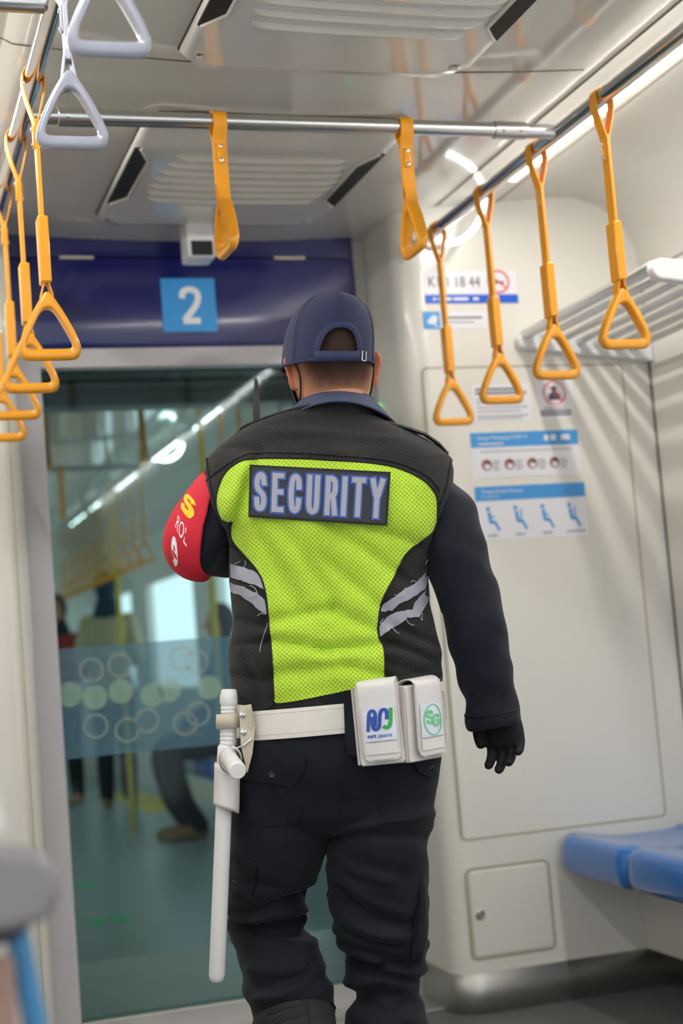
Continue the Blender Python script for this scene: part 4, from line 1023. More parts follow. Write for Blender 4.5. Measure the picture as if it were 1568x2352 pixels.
for i, (P, n) in enumerate(zip(sh.v, nr)):
    q = uvz(P); k = 0
    if q.x > .17: k = .009*fold(q.x+q.y*.5, q.z, 1.0, 4, 20, 1.3)+.006*fold(q.x+q.y, q.z, -.4, 5, 22, 6.6)+.006*fold(q.x, q.z+q.y, .2, 6, 30, 4.4)*sm(1.05, .93, q.z)
    elif q.x < -.2: k = .011*fold(q.x+q.y*.4, q.z+q.y*.3, 1.1, 5, 24, 7.7)
    sh.v[i] = P+n*k
shirt = obj('shirt', sh, 'shirt', guard, angle=180); tag(shirt, 'navy long sleeved shirt')
shbvh = BVHTree.FromPolygons([tuple(v) for v in sh.v], sh.f)
# cuff seam
c_ = ARM_R[-8]
mb = MB(); rr = tube_rows(ARM_R, 32, .0002)[-9]; mb.tube(rr+[rr[0]], .0010, 6, caps=False); obj('cuff_seam', mb, 'vtrim', shirt)
# shoulder strap (epaulette) on the right shoulder
mb = MB(); pts = [at(x, y, v) for x, y, v in ((888, 968, -.01), (905, 975, -.015), (940, 985, -.015), (975, 997, -.012), (1005, 1018, -.005), (1026, 1042, .0))]
mb.tube(pts, [(.004, .02)]*6, 12, up=Vector((0, 0, 1))); obj('epaulette', mb, mat('epaulette', srgb(14, 26, 22), .7), shirt)
# ---- armband on the left upper arm: its own shell around the sleeve
N = len(ARM_L)
i0, i1 = 6, 27
RR = tube_rows(ARM_L, 72, .0045, lambda t_, a: .0008*math.sin(a*3+t_*20))
def arm_surface(t_, a, off=0):          # t_ in rows index, a angle
    i = max(0, min(N-1.001, t_)); i_ = int(i); fr = i-i_; k = (a/(2*PI)*72) % 72; k_ = int(k); fk = k-k_
    A = RR[i_][k_].lerp(RR[i_][(k_+1) % 72], fk); B = RR[i_+1][k_].lerp(RR[i_+1][(k_+1) % 72], fk)
    P = A.lerp(B, fr); C = Vector(ARM_L[i_][:3]).lerp(Vector(ARM_L[i_+1][:3]), fr); return P+(P-C).normalized()*off
# find which angle points to the left (outer) side
angs = [(RR[12][k]-Vector(ARM_L[12][:3])).dot(RH) for k in range(72)]; kout = angs.index(min(angs)); aout = 2*PI*kout/72
back = (RR[12][(kout+6) % 72]-RR[12][(kout-6) % 72]).dot(FH) > 0
sg_ = -1 if back else 1                   # direction of increasing angle that turns toward the camera
rows = []
na = 56
for j in range(na+1):
    q_ = j/na                             # 0 = edge facing the camera, 1 = far front edge
    edge0 = 0
    row = []
    for i in range(33):
        s_ = i/32
        lo = lerp(8.5, 5.5, sm(0, .4, q_)); hi = lerp(22.2, 20.0, sm(.0, .7, q_))
        ti = lerp(lo, hi, s_)
        rear = aout+sg_*math.radians(interp([(0, 82), (.15, 84), (.3, 92), (.5, 102), (.7, 122), (.85, 140), (1, 120)], s_))
        a = rear-sg_*q_*math.radians(260)
        row.append(arm_surface(ti, a, .0006+.0012*math.sin(9*s_+5*q_)))
    rows.append(row)
mb = MB(); mb.grid(rows, False, False); ab = obj('armband', mb, 'armred', guard, solid=.0016, angle=70); tag(ab, 'red armband with yellow and white lettering')
def abf(s_, t, o=0):                      # s along the arm, t around
    j = max(0, min(na-.001, t*na)); i = max(0, min(31.999, s_*32)); a_, b_ = int(j), int(i); fj, fi = j-a_, i-b_
    A = rows[a_][b_].lerp(rows[a_][b_+1], fi); B = rows[a_+1][b_].lerp(rows[a_+1][b_+1], fi); P = A.lerp(B, fj)
    ii = interp([(0, 8.5), (1, 24.5)], s_); C = Vector(ARM_L[int(ii)][:3]); return P+(P-C).normalized()*(.0018+o)
mb = MB()
for g in GLY['S']: art_stroke(mb, abf, [(.36+.15*(1-p[1]), .10+.12*(1-p[0])) for p in g][::1], .05, .0, .0008, 0)
for ch, x_ in (('R', .28), ('O', .33), ('L', .38)):
    pass
art_text(mb, lambda a_, b_, o=0: abf(.66-b_, .23-a_, o), 'ROL', 0, .13, 0, .07, 0, .0006, 1)
art_text(mb, lambda a_, b_, o=0: abf(.76-b_*1.0, .24-a_, o), '9', 0, .07, -.05, .07, 0, .0008, 1, .04)
obj('lettering', mb, ['txtyel', 'txtwhite'], ab, smooth=False)

# ---- trousers
def sil(L_, R_, v=0): return prof_uz(L_, v), prof_uz(R_, v)
hL, hR = prof_uz([(552, 1640), (543, 1690), (536, 1740), (529, 1800), (524, 1860), (522, 1920), (521, 1980)]), prof_uz([(1015, 1640), (1016, 1700), (1012, 1770), (1000, 1830), (987, 1880), (978, 1940), (976, 1980)])
mb = MB(); rows = []
for i in range(22):
    z = 1.0-.018*i; a0, a1 = interp(hL, z), interp(hR, z); k = sm(.75, .62, z)
    c = (a0+a1)/2; a = (a1-a0)/2; b = lerp(.122, .094, sm(.90, .76, z)); b += .012*math.exp(-((z-.84)/.06)**2)
    rows.append([W3(c+a*math.copysign(abs(math.cos(t_))**.85, math.cos(t_)), .0+b*math.copysign(abs(math.sin(t_))**.85, math.sin(t_)), z) for t_ in [2*PI*j/48 for j in range(48)]])
last = rows[13]; cen = sum(last, Vector((0, 0, 0)))/len(last)
for s_, dz in ((.8, .018), (.45, .035), (.15, .045)): rows.insert(14, None); rows[14:] = [[cen+(p-cen)*s_+Vector((0, 0, -dz)) for p in last]]+rows[15:]
rows_h = rows[:14]+[[cen+(p-cen)*s_+Vector((0, 0, -dz)) for p in last] for s_, dz in ((.82, .016), (.5, .034), (.18, .044))]
mb.grid(rows_h, True, True)
LEG_R = [(888, 1780, .0, .090), (878, 1850, .0, .0925), (868, 1920, .0, .091), (868, 1985, .01, .0860), (871, 2050, .02, .0860), (877, 2110, .03, .0825), (882, 2170, .035, .075), (882, 2215, .035, .069), (880, 2260, .03, .067), (889, 2310, .02, .067), (884, 2370, .01, .066), (884, 2450, .0, .064), (886, 2520, -.005, .062)]
LEG_L = [(645, 1780, .0, .090), (637, 1850, .0, .0925), (634, 1920, .01, .091), (624, 1985, .03, .086), (614, 2050, .05, .078), (612, 2100, .065, .072), (622, 2150, .06, .070), (636, 2200, .04, .071), (650, 2250, .02, .072), (668, 2300, .0, .072), (676, 2345, -.02, .066), (690, 2400, -.045, .060)]
for L_ in (LEG_R, LEG_L):
    mb.grid(tube_rows(cr(px3(L_), 5), 30), True, True)
TRR = []
for seq, w_, am in (([(766, 2079), (859, 2138), (938, 2152)], .010, .010), ([(783, 2151), (886, 2186), (955, 2206)], .009, .011), ([(776, 2000), (845, 2069), (928, 2100)], .011, .008), ([(765, 1960), (800, 1990), (900, 2020)], .010, .006),
        ([(528, 2114), (628, 2083), (714, 2076)], .008, -.011), ([(545, 2124), (618, 2107), (693, 2112)], .007, .009), ([(550, 2150), (620, 2128), (700, 2136)], .007, -.008), ([(576, 2241), (652, 2236), (730, 2248)], .009, .007), ([(594, 2303), (652, 2286), (705, 2262)], .008, .008), ([(590, 2280), (640, 2262), (700, 2240)], .008, -.007),
        ([(774, 1901), (880, 1884), (988, 1874)], .009, .007), ([(770, 1930), (860, 1915), (975, 1925)], .009, -.006), ([(820, 2235), (880, 2222), (955, 2232)], .008, -.010), ([(800, 2285), (880, 2262), (965, 2285)], .009, .008), ([(805, 2320), (880, 2330), (960, 2315)], .010, -.006),
        ([(530, 1960), (620, 2010), (700, 2040)], .011, .006), ([(540, 2060), (640, 2050), (712, 2040)], .010, .007), ([(600, 1700), (640, 1730), (660, 1760)], .010, .003), ([(790, 2040), (850, 2110), (930, 2130)], .008, -.006), ([(560, 2180), (640, 2170), (716, 2190)], .010, .005), ([(850, 2200), (900, 2240), (950, 2260)], .008, .006)):
    for (xa, ya), (xb, yb_) in zip(seq, seq[1:]):
        p, q = at(xa, ya, -.07), at(xb, yb_, -.07); TRR.append((p.dot(RH), p.z, q.dot(RH), q.z, w_, am))
def tr_ridge(u, z):
    k = 0
    for a, b, c, d, w_, am in TRR:
        dx, dz = c-a, d-b; t = max(0, min(1, ((u-a)*dx+(z-b)*dz)/(dx*dx+dz*dz))); e = ((u-a-dx*t)**2+(z-b-dz*t)**2)/(w_*w_)
        if e < 8:
            v_ = am*math.exp(-e); k = v_ if abs(v_) > abs(k) else k
    return k
tr, nr = temp_mesh(mb, .0060, 6)
for i, (P, n) in enumerate(zip(tr.v, nr)):
    q = uvz(P); left = q.x < -.085+ (q.z-.69)*.0
    k = .006*noise.noise(P*9)
    rd = lambda u_, z_, an, f1, f2, sd: (1-2.2*abs(fold(u_, z_, an, f1, f2, sd)))
    if q.z < .85: k += sm(.85, .68, q.z)*.0055*rd(q.x+q.y*.4, q.z+q.y*.2, -.35 if q.x > -.07 else .25, 4, 15, 33)+sm(.7, .5, q.z)*.004*rd(q.x+q.y*.4, q.z, -.6 if q.x > -.07 else -.2, 5, 24, 41)
    if q.z < .80:
        w_ = sm(.80, .60, q.z)
        if q.x < -.07:
            k += w_*(.008*fold(q.x+q.y*.3, q.z, -.15+.5*(q.x+.2), 5, 30, 2.2)+.006*fold(q.x, q.z, .35, 5, 22, 8.1))
            k += .010*math.exp(-((q.z-.585+(q.x+.2)*.25)/.012)**2)*(1 if q.y < .06 else .3)-.010*math.exp(-((q.z-.567+(q.x+.2)*.25)/.010)**2)
            pass
        else:
            k += w_*(.008*fold(q.x, q.z+q.y*.3, -.45, 5, 26, 5.2)+.006*fold(q.x, q.z, -.2, 6, 30, 12.1))
            k += .009*math.exp(-((q.z-.50+(q.x)*.45)/.012)**2)-.008*math.exp(-((q.z-.478+(q.x)*.45)/.010)**2)
            k += .007*math.exp(-((q.z-.555+(q.x)*.5)/.012)**2)
            k += -.010*math.exp(-((q.z-.435)/.02)**2)*(1 if q.x < .04 else .4)
    else: k += .004*fold(q.x, q.z, -.9, 5, 22, 1)*sm(.98, .9, q.z)
    if q.y < .05: k += tr_ridge(q.x, q.z)
    tr.v[i] = P+n*k
trousers = obj('trousers', tr, 'trouser', guard, angle=180); tag(trousers, 'dark navy work trousers with flapped pockets')
tbvh = BVHTree.FromPolygons([tuple(v) for v in tr.v], tr.f)
T = pxmap(tbvh)
def flap(poly, name, label=None, th=.003, off=.001, btn=None, m='trouser'):
    mb = MB(); art_poly(mb, T, poly, off, th, 0, dens=10); o = obj(name, mb, m, trousers, angle=50)
    if label: tag(o, label)
    if btn:
        P = drape(*btn, off+th, tbvh); d = -ray(*btn).normalized(); mb = MB(); mb.lathe([(.0068, 0), (.0068, .0018), (.0055, .0026), (.0045, .0018), (.001, .0018)], P-d*.0005, d, n=18); obj('button', mb, 'radio', trousers)
    return o
flap([(575, 1709), (640, 1723), (702, 1738), (700, 1772), (672, 1807), (600, 1796), (556, 1790), (562, 1745)], 'pocket_flap', btn=(625, 1779))
flap([(556, 1826), (640, 1838), (694, 1852), (686, 1896), (600, 1898), (556, 1890)], 'pocket', th=.0012)
flap([(944, 1745), (985, 1752), (1010, 1744), (1015, 1766), (985, 1784), (962, 1774)], 'pocket_flap', btn=(985, 1762), th=.006)
flap([(872, 1850), (930, 1842), (982, 1838), (983, 1868), (940, 1884), (876, 1890)], 'pocket', th=.0012)
flap([(526, 1962), (558, 1970), (588, 1984), (586, 2030), (574, 2066), (545, 2052), (524, 2040)], 'pocket_flap', btn=(540, 2022), th=.004)
# cargo pocket standing off the right thigh
mb = MB(); rows = []
for (x, y, w_, dpt) in ((958, 1962, 12, .030), (961, 2010, 15, .040), (964, 2060, 14, .046), (963, 2110, 18, .050), (958, 2145, 19, .056), (957, 2176, 22, .060), (959, 2196, 18, .050)):
    c = at(x+2, y, .012); rows.append([c+RH*(w_*.00083*math.copysign(abs(math.cos(a))**.7, math.cos(a))+.004*math.sin(y*.06+a))+FH*(dpt*1.3*math.copysign(abs(math.sin(a))**.8, math.sin(a))) for a in [2*PI*k/20 for k in range(20)]])
mb.grid(rows, True, True); cpk = obj('cargo_pocket', mb, 'trouser', trousers, sub=1, angle=180)
# seat seam
trim(cr([(792, 1700), (790, 1760), (786, 1830), (776, 1900), (758, 1955)], 4), .0012, .0004, 'seam', 'trouser', trousers, tbvh)
# belt
mb = MB(); rows = []
def belt_pt(th, z, off):
    a0, a1 = interp(hL, .95), interp(hR, .95); c = (a0+a1)/2; a = (a1-a0)/2+off-.004; b = .123+off
    u = c+a*math.copysign(abs(math.cos(th))**.85, math.cos(th)); return W3(u, b*math.copysign(abs(math.sin(th))**.85, math.sin(th)), z)
zc_ = .927
for k in range(97):
    th = 2*PI*k/96; P = belt_pt(th, zc_, .0); u = P.dot(RH); zz = at(680, 1660, -.12).z+(u+.115)*.015
    row = []
    for z_, o_ in ((-.026, .004), (-.026, .009), (-.0195, .0095), (-.0185, .0082), (-.0175, .0095), (.0175, .0095), (.0185, .0082), (.0195, .0095), (.026, .009), (.026, .004)): row.append(belt_pt(th, zz+z_, o_+.002))
    rows.append(row)
mb.grid(rows, True, False); belt = obj('belt', mb, 'belt', guard, angle=35); tag(belt, 'white duty belt')
# dark belt loop right of the belt's visible part
flap([(789, 1612), (812, 1608), (822, 1680), (830, 1742), (800, 1730), (792, 1690)], 'belt_loop', th=.016, off=.004)

# ---- pouches (things hanging on the belt)
def pouch(root, pts, vL, vR, th, flapq, mat_, draw=None):
    """pts: TL,TR,BR,BL pixels of the front face; vL, vR depth of left and right sides; th thickness"""
    TL, TR, BR, BL = [at(x, y, v) for (x, y), v in zip(pts, (vL, vR, vR, vL))]
    f = quadmap(BL, BR, TR, TL)
    nn = (BR-BL).cross(TL-BL).normalized()
    if nn.dot(FH) > 0: f = quadmap(BL, BR, TR, TL, -1); nn = -nn
    def slab(m_, poly, o0, o1, bul=.0, rnd=.0):
        n_ = len(poly); rws = []
        for o_, sc in ((o0, .985), (o0+.002, 1), (o1-.003, 1), (o1, .97)): rws.append([f(.5+(p[0]-.5)*sc, .5+(p[1]-.5)*sc, o_) for p in poly])
        m_.grid(rws, True, True)
    m_ = MB(); slab(m_, rrect(.02, .0, .98, .97, .05, 5), -th, -.002); obj('pocket_body', m_, 'pouch', root, angle=50)
    return f
def strokes(m_, f, seqs, wd, off, mi, asp): 
    for s_ in seqs: art_stroke(m_, f, s_, wd, off, .0004, mi, aspect=asp)
def build_pouch(label, pts, vL, vR, th, cover, lab, lx):
    c = at(sum(p[0] for p in pts)/4, pts[3][1], (vL+vR)/2); t = thing('belt_pouch', tuple(c), label, 'pouch')
    f = pouch(t, pts, vL, vR, th, None, None)
    # fold-over cover: starts on the back, over the top, down the front
    m_ = MB(); rws = []
    x0, x1 = cover
    path = [(.60, -th-.002), (.85, -th-.003), (.99, -th-.001), (1.035, -th*.55), (1.03, -.004), (.985, .004), (.9, .006), (.6, .005), (.3, .004), (.16, .004)]
    P_ = cr(path, 4); n_ = 14
    for i in range(n_+1):
        s_ = x0+(x1-x0)*i/n_; e = min(i, n_-i)/n_; drop = .0 if e > .18 else .10*(1-math.sqrt(max(0, 1-((.18-e)/.18)**2)))
        bul = .006*math.sin(PI*i/n_)
        rws.append([f(s_, y_ if y_ > .5 else .06+(y_-.16)*((.5-.06-0)/(.5-.16))+drop*(1-(y_-.16)/.34), o_+(bul if o_ > 0 else 0)) for y_, o_ in P_])
    m_.grid(rws, False, False); obj('cover_flap', m_, 'pouch', t, solid=.002, angle=60)
    # edge binding
    m_ = MB(); 
    edge = [f(x0, y_, .007) for y_ in (1.0, .8, .5, .2)]+[f(x0+(x1-x0)*.06, .09, .007), f(x0+(x1-x0)*.18, .06, .0085), f((x0+x1)/2, .058, .010), f(x1-(x1-x0)*.18, .06, .0085), f(x1-(x1-x0)*.06, .09, .007)]+[f(x1, y_, .007) for y_ in (.2, .5, .8, 1.0)]
    m_.tube(edge, .0016, 6); obj('binding', m_, 'pouch_edge', t)
    g = lambda s_, t_, o=0: f(x0+(x1-x0)*(.10+.80*s_), .30+(.42)*t_, .0150+o-.006*(abs(s_-.5)*2)**2*.6)
    m_ = MB()
    art_poly(m_, g, [(0, -.38), (1, -.38), (1, -.05), (0, -.05)], -.0012, .0006, 1, dens=.12)
    art_poly(m_, g, [(0, 0), (1, 0), (1, 1), (0, 1)], -.0006, .0008, 0, dens=.12)
    lx(m_, g); tag(obj('label_window', m_, ['label', 'pouch', 'mblue', 'mgreen', 'lgreen'], t, smooth=True, angle=30), 'clear label window with a printed logo')
    # side gusset and buckle loop
    m_ = MB(); m_.tube([f(-.01, y_, -th*.5) for y_ in (.97, .7, .4, .1, .02)], [(.004, th*.42)]*5, 10, up=nn_(f)); obj('gusset', m_, 'pouch_edge', t)
    return t
def nn_(f): return (f(1, 0)-f(0, 0)).normalized()
def logo_m(m_, g):
    a = .85; st = .095
    A = [(.20, .32), (.27, .80)]; 
    sl = lambda x, y: (.10+x+.10*(y-.3), y)
    def U(pts): return [sl(x, y) for x, y in pts]
    art_stroke(m_, g, U([(.03, .30), (.05, .72)]+cr([(.05, .72), (.08, .85), (.155, .89), (.23, .85), (.26, .72)], 3)+[(.25, .42)]), st, .0006, .0005, 2, aspect=a)
    art_stroke(m_, g, U([(.16, .72), (.17, .5)]+cr([(.17, .5), (.20, .38), (.29, .34), (.37, .40), (.39, .5)], 3)+[(.40, .72)]+cr([(.40, .72), (.44, .85), (.52, .89), (.60, .85), (.62, .72)], 3)+[(.61, .60)]), st, .0008, .0005, 2, aspect=a)
    art_stroke(m_, g, U([(.74, .92), (.73, .55)]+cr([(.73, .55), (.69, .40), (.60, .36), (.50, .42)], 3)), st*1.1, .0006, .0005, 3, aspect=a)
    art_text(m_, g, 'mrt', .10, .37, .10, .21, .0006, .0004, 2, .03); art_text(m_, g, 'jakarta', .42, .86, .06, .21, .0006, .0004, 2)
def logo_s(m_, g):
    a = .72
    art_stroke(m_, g, circ((.5, .50), .46, 36, asp=1.18), .035, .0006, .0005, 4, closed=True, aspect=a)
    for q_ in GLY['S']: art_stroke(m_, g, [(.22+.26*p[0], .42+.34*p[1]) for p in q_], .085, .0006, .0005, 4, aspect=a)
    for q_ in GLY['G']: art_stroke(m_, g, [(.48+.30*p[0], .32+.30*p[1]) for p in q_], .08, .0008, .0005, 4, aspect=a)
build_pouch('larger white belt pouch with a blue and green logo at the back of the belt', [(808, 1577), (908, 1563), (930, 1752), (826, 1762)], -.175, -.185, .034, (.10, 1.0), None, logo_m)
build_pouch('smaller white belt pouch with a round green logo on the right hip', [(930, 1572), (1002, 1559), (1023, 1738), (940, 1754)], -.155, -.10, .036, (.20, 1.0), None, logo_s)

# ---- baton (thing) and its holder
t = thing('baton', tuple(at(497, 2255, -.06)), 'white side handle baton hanging at the left hip', 'baton')
vb = -.085
def P3(x, y, v=vb): return at(x, y, v)
prof = [(526, 1583, 15), (526, 1587, 18), (525, 1600, 20), (525, 1613, 21), (525, 1622, 17)]
y = 1622
while y < 1640: prof += [(525, y+2, 18.5), (525, y+6, 18.5), (525, y+8, 16.5)]; y += 9
prof += [(525, 1642, 17.5), (524, 1672, 17.5)]; y = 1672
while y < 1712: prof += [(524, y+2, 19.5), (523.5, y+7, 19.5), (523, y+9, 17)]; y += 10
prof += [(522, 1716, 22), (521, 1745, 23), (519, 1765, 20), (516, 1800, 18.5), (510, 1950, 18.5), (503, 2120, 18.5), (498, 2240, 18.5), (497, 2250, 16), (497, 2256, 10)]
mb = MB(); pts = [P3(x, y, vb+.02*sm(1800, 2250, y)*1) for x, y, r in prof]; mb.tube(pts, [r*.00079 for x, y, r in prof], 22); obj('shaft', mb, 'baton', t, angle=45)
a_ = P3(521, 1733); b_ = P3(546, 1771, vb-.115); b_ = at(546, 1771, vb-.12); m1 = a_.lerp(b_, .55)
mb = MB(); mb.tube([a_, a_.lerp(b_, .3), m1, a_.lerp(b_, .9), a_.lerp(b_, .97), b_], [.0165, .0145, .0145, .0155, .0155, .0135], 22); mb.lathe([(.002, 0), (.002, .001), (.0005, .001)], b_, (b_-a_), n=8)
obj('side_handle', mb, 'baton', t, angle=45)
t = thing('baton_holder', tuple(P3(530, 1700)), 'worn white strap holder fixing the baton to the belt', 'holder')
def ringband(cx, cy_, wpx, hpx, v, m_, n=24, slant=0, k=1.0):
    rws = []
    for i in range(n+1):
        a = 2*PI*i/n; x = cx+math.cos(a)*wpx; dv = math.sin(a)*wpx*.00079*k
        rws.append([at(x, cy_-hpx+slant*math.cos(a), v+dv), at(x, cy_+hpx+slant*math.cos(a), v+dv)])
    m_.grid(rws, False, False)
mb = MB(); ringband(524, 1656, 25, 17, vb, mb, slant=-2); obj('strap_loop', mb, 'leather', t, solid=.0025, angle=60)
mb = MB(); mb.band([at(545, 1640, vb-.005), at(562, 1642, -.10), at(575, 1650, -.115)], .034, .003, axis=Vector((0, 0, 1))); obj('belt_tab', mb, 'leather', t, angle=60)
mb = MB(); mb.prism([(0, 0), (.022, .002), (.026, -.04), (.018, -.085), (.006, -.12), (-.002, -.07)], .004, o=at(549, 1622, vb-.02), ex=RH, ey=Vector((0, 0, 1)), ez=-FH); obj('backplate', mb, 'leather', t, bevel=.001)
for x, y in ((556, 1642), (558, 1682)):
    mb = MB(); mb.lathe([(.0065, 0), (.0062, .0015), (.004, .003), (.001, .0035)], at(x, y, vb-.024), -FH, n=16); tag(obj('rivet', mb, 'chrome', t), 'shiny metal snap')
mb = MB(); mb.lathe([(.006, 0), (.005, .003), (.001, .004)], at(500, 1657, vb), -RH, n=14); tag(obj('rivet', mb, 'chrome', t), 'metal stud')
mb = MB(); c0 = a_.lerp(b_, .33); ax = (b_-a_).normalized(); x_ = (RH-ax*RH.dot(ax)).normalized(); y_ = ax.cross(x_)
mb.tube([c0+x_*math.cos(k/28*2*PI)*.0195+y_*math.sin(k/28*2*PI)*.024 for k in range(29)], .0018, 8, caps=False); mb.tube([at(535, 1722, vb-.03), at(560, 1712, vb-.03), at(578, 1697, -.11)], .002, 8); tag(obj('ring', mb, 'satin', t), 'metal holder ring')
mb = MB(); rws = []
for i in range(29):
    a = 2*PI*i/28; c_, s_ = math.cos(a), math.sin(a)
    rws.append([at(522+27*math.copysign(abs(c_)**.7, c_)-(y_-1765)*.03, y_+(10*(c_+1) if y_ > 1800 else 8*c_), vb+s_*.026) for y_ in (1760, 1775, 1800, 1825, 1840, 1847)])
mb.grid(rws, False, False); tag(obj('sheath', mb, 'pouch', t, solid=.0022, angle=60), 'white wrap sheath')
mb = MB(); mb.tube([r_[0] for r_ in rws], .0018, 6, caps=False); mb.tube([r_[-1] for r_ in rws], .0018, 6, caps=False); obj('binding', mb, 'leather', t)

# ---- head, cap, collar, hair, mask
HC = at(758, 815, .02)
HYAW = YAW-math.radians(17)
HX = Vector((math.cos(HYAW), -math.sin(HYAW), 0)); HY = Vector((math.sin(HYAW), math.cos(HYAW), 0)); HZ = Vector((0, 0, 1))
roll_h = math.radians(1.0); HX2 = HX*math.cos(roll_h)+HZ*math.sin(roll_h); HZ2 = HZ*math.cos(roll_h)-HX*math.sin(roll_h)
def HP(x, y, z): return HC+HX2*x+HY*y+HZ2*z
HT = [(-.150, .052, .050, .045), (-.120, .056, .052, .075), (-.100, .062, .058, .088), (-.075, .069, .070, .094), (-.045, .075, .084, .096), (-.01, .0775, .094, .096), (.03, .073, .096, .092), (.06, .062, .084, .080), (.08, .048, .066, .062), (.093, .032, .044, .042), (.100, .014, .018, .018)]
def head_pt(th, z, off=0):
    w_ = interp([(a, b) for a, b, c, d in HT], z); bk = interp([(a, c) for a, b, c, d in HT], z); fr = interp([(a, d) for a, b, c, d in HT], z)
    x = math.cos(th)*(w_+off); y = math.sin(th)*((fr if math.sin(th) > 0 else bk)+off)
    if math.sin(th) > 0:
        fx = math.exp(-(x/.011)**2)
        y += .020*fx*math.exp(-((z+.035)/.018)**2)+.010*math.exp(-(x/.008)**2)*math.exp(-((z+.012)/.02)**2)   # nose
        y += .006*math.exp(-(x/.022)**2)*math.exp(-((z+.068)/.009)**2)                        # lips
        for s_ in (-1, 1): y -= .009*math.exp(-((x-s_*.032)/.014)**2-((z+.002)/.011)**2)      # eye sockets
        y += .006*math.exp(-(x/.02)**2)*math.exp(-((z+.10)/.012)**2)
    return HP(x, y, z)
body = MB(); zs = [-.150+.250*i/40 for i in range(41)]
body.grid([[head_pt(2*PI*j/64, z) for j in range(64)] for z in zs], True, True)
NB = uvz(at(765, 960, .02)); 
chain(body, [HP(0, -.005, -.06), HP(0, -.012, -.11), W3(NB.x, .025, 1.50), W3(NB.x, .02, 1.44)], [.060, .061, .064, .085], flat=1.0, n=24)
for s_ in (-1, 1):      # ears
    E = lambda a, b, c: HP(s_*(.072+a), .002+b, -.034+c)
    d_ = Vector((.76, -.65)); rws = []; rim = []
    for c, w_, tk in ((-.033, .005, .003), (-.030, .012, .005), (-.022, .018, .0055), (-.008, .022, .0045), (.008, .028, .004), (.020, .031, .004), (.029, .027, .004), (.034, .018, .0035), (.037, .006, .002)):
        m_ = w_/2; rws.append([E(d_.x*(m_+m_*math.cos(t_))-(-d_.y)*tk*math.sin(t_)*.5, d_.y*(m_+m_*math.cos(t_))+d_.x*-tk*math.sin(t_)*.5, c) for t_ in [2*PI*k/14 for k in range(14)]])
        rim.append(E(d_.x*(w_-.001)+.0015, d_.y*(w_-.001)+.001, c))
    body.grid(rws, True, True); body.tube(rim, [.002, .0035, .0035, .003, .0034, .0036, .0034, .003, .002], 8)
# trunk, limbs
body.grid([[torso_pt(2*PI*j/40, z, -.050, 0) for j in range(40)] for z in [.86+.02*i for i in range(32)]], True, True)
body.grid(tube_rows(ARM_R[:-9], 20, -.022), True, True); body.grid(tube_rows(ARM_L, 20, -.014), True, True)
ANK_R, ANK_L = W3(.02, .0, .09), W3(-.13, -.12, .20)
kn = [Vector(p[:3]) for p in px3(LEG_R)]; kl = [Vector(p[:3]) for p in px3(LEG_L)]
chain(body, [kn[0], kn[3], kn[6], kn[9], kn[12], ANK_R], [.072, .064, .050, .048, .042, .034], n=18)
chain(body, [kl[0], kl[3], kl[5], kl[8], kl[11], ANK_L], [.072, .064, .048, .048, .042, .034], n=18)
body.grid([[W3(-.06+.13*math.cos(a), .095*math.sin(a), z) for a in [2*PI*k/24 for k in range(24)]] for z in (.79, .82, .88, .95, 1.02)], True, True)
FTR = [(ANK_R+Vector((0, 0, -.03))), ANK_R+HY*.09+Vector((0, 0, -.045)), ANK_R+HY*.17+Vector((0, 0, -.062))]
dl = (HY*.75+Vector((0, 0, -.66))).normalized()
FTL = [ANK_L+Vector((0, 0, -.02)), ANK_L+dl*.10, ANK_L+dl*.17+HY*.03]
chain(body, FTR, [.042, .036, .026], n=14); chain(body, FTL, [.042, .036, .026], n=14)

# hands: palm, four unequal bent fingers and a thumb; built once for skin, once (thicker) for the glove
def hand(m_, W, D, N_, side, e, L=1.0, curl=(.25, .5, .6)):
    """W wrist point, D direction of the fingers, N_ palm normal (fingers curl toward it), side = direction toward the thumb"""
    D = D.normalized(); N_ = (N_-D*N_.dot(D)).normalized(); S = (side-D*side.dot(D)-N_*side.dot(N_)).normalized()
    m_.tube([W-D*(.03 if e < 0 else .055), W, W+D*.03, W+D*.06, W+D*.085, W+D*.092], [(.027+e, .022+e), (.028+e, .021+e), (.034+e, .018+e), (.037+e, .0165+e), (.036+e, .014+e), (.031+e, .009+e)], 18, up=S, sq=2.6)
    for k, (off, ln, r) in enumerate(((.030, .072, .0085), (.010, .080, .0088), (-.010, .074, .0085), (-.029, .058, .0075))):
        p = W+D*(.080-.006*abs(k-1))+S*off; a = 0; pts = [p-D*.02, p]; rs = [r*1.05+e, r*1.05+e]; d = D
        for seg, cu in zip((.42, .32, .26), curl):
            a += cu*(1+.12*k); d = (D*math.cos(a)+N_*math.sin(a)+S*(.10-.07*k)*.6).normalized(); p = p+d*ln*seg*L; pts.append(p); rs.append((r*(1-.12*len(rs)/3))+e)
        chain(m_, pts, rs, n=12, k=3)
    q = W+D*.022+S*.024; chain(m_, [q-S*.010, q+S*.016+D*.016+N_*.006, q+S*.024+D*.036+N_*.010, q+S*.022+D*.056+N_*.014], [.013+e, .0125+e, .0105+e, .0085+e], n=12, k=3)
WR = at(1144, 1606, .005)
hR_args = (WR, (at(1170, 1745, .012)-WR), -FH*.8-RH*.5, -RH*.8+FH*.45)
WL = at(650, 1110, .29)
hL_args = (WL, Vector((0, 0, 1))*.8-RH*.1-FH*.1, -RH*.3+FH*.3+Vector((0, 0, .1)), -FH*.6-RH*.2)
hand(body, *hR_args, -.0015, L=.72, curl=(.18, .38, .42)); hand(body, *hL_args, -.0015, curl=(.8, .9, .6))
bd, nr = temp_mesh(body, .0040, 2)
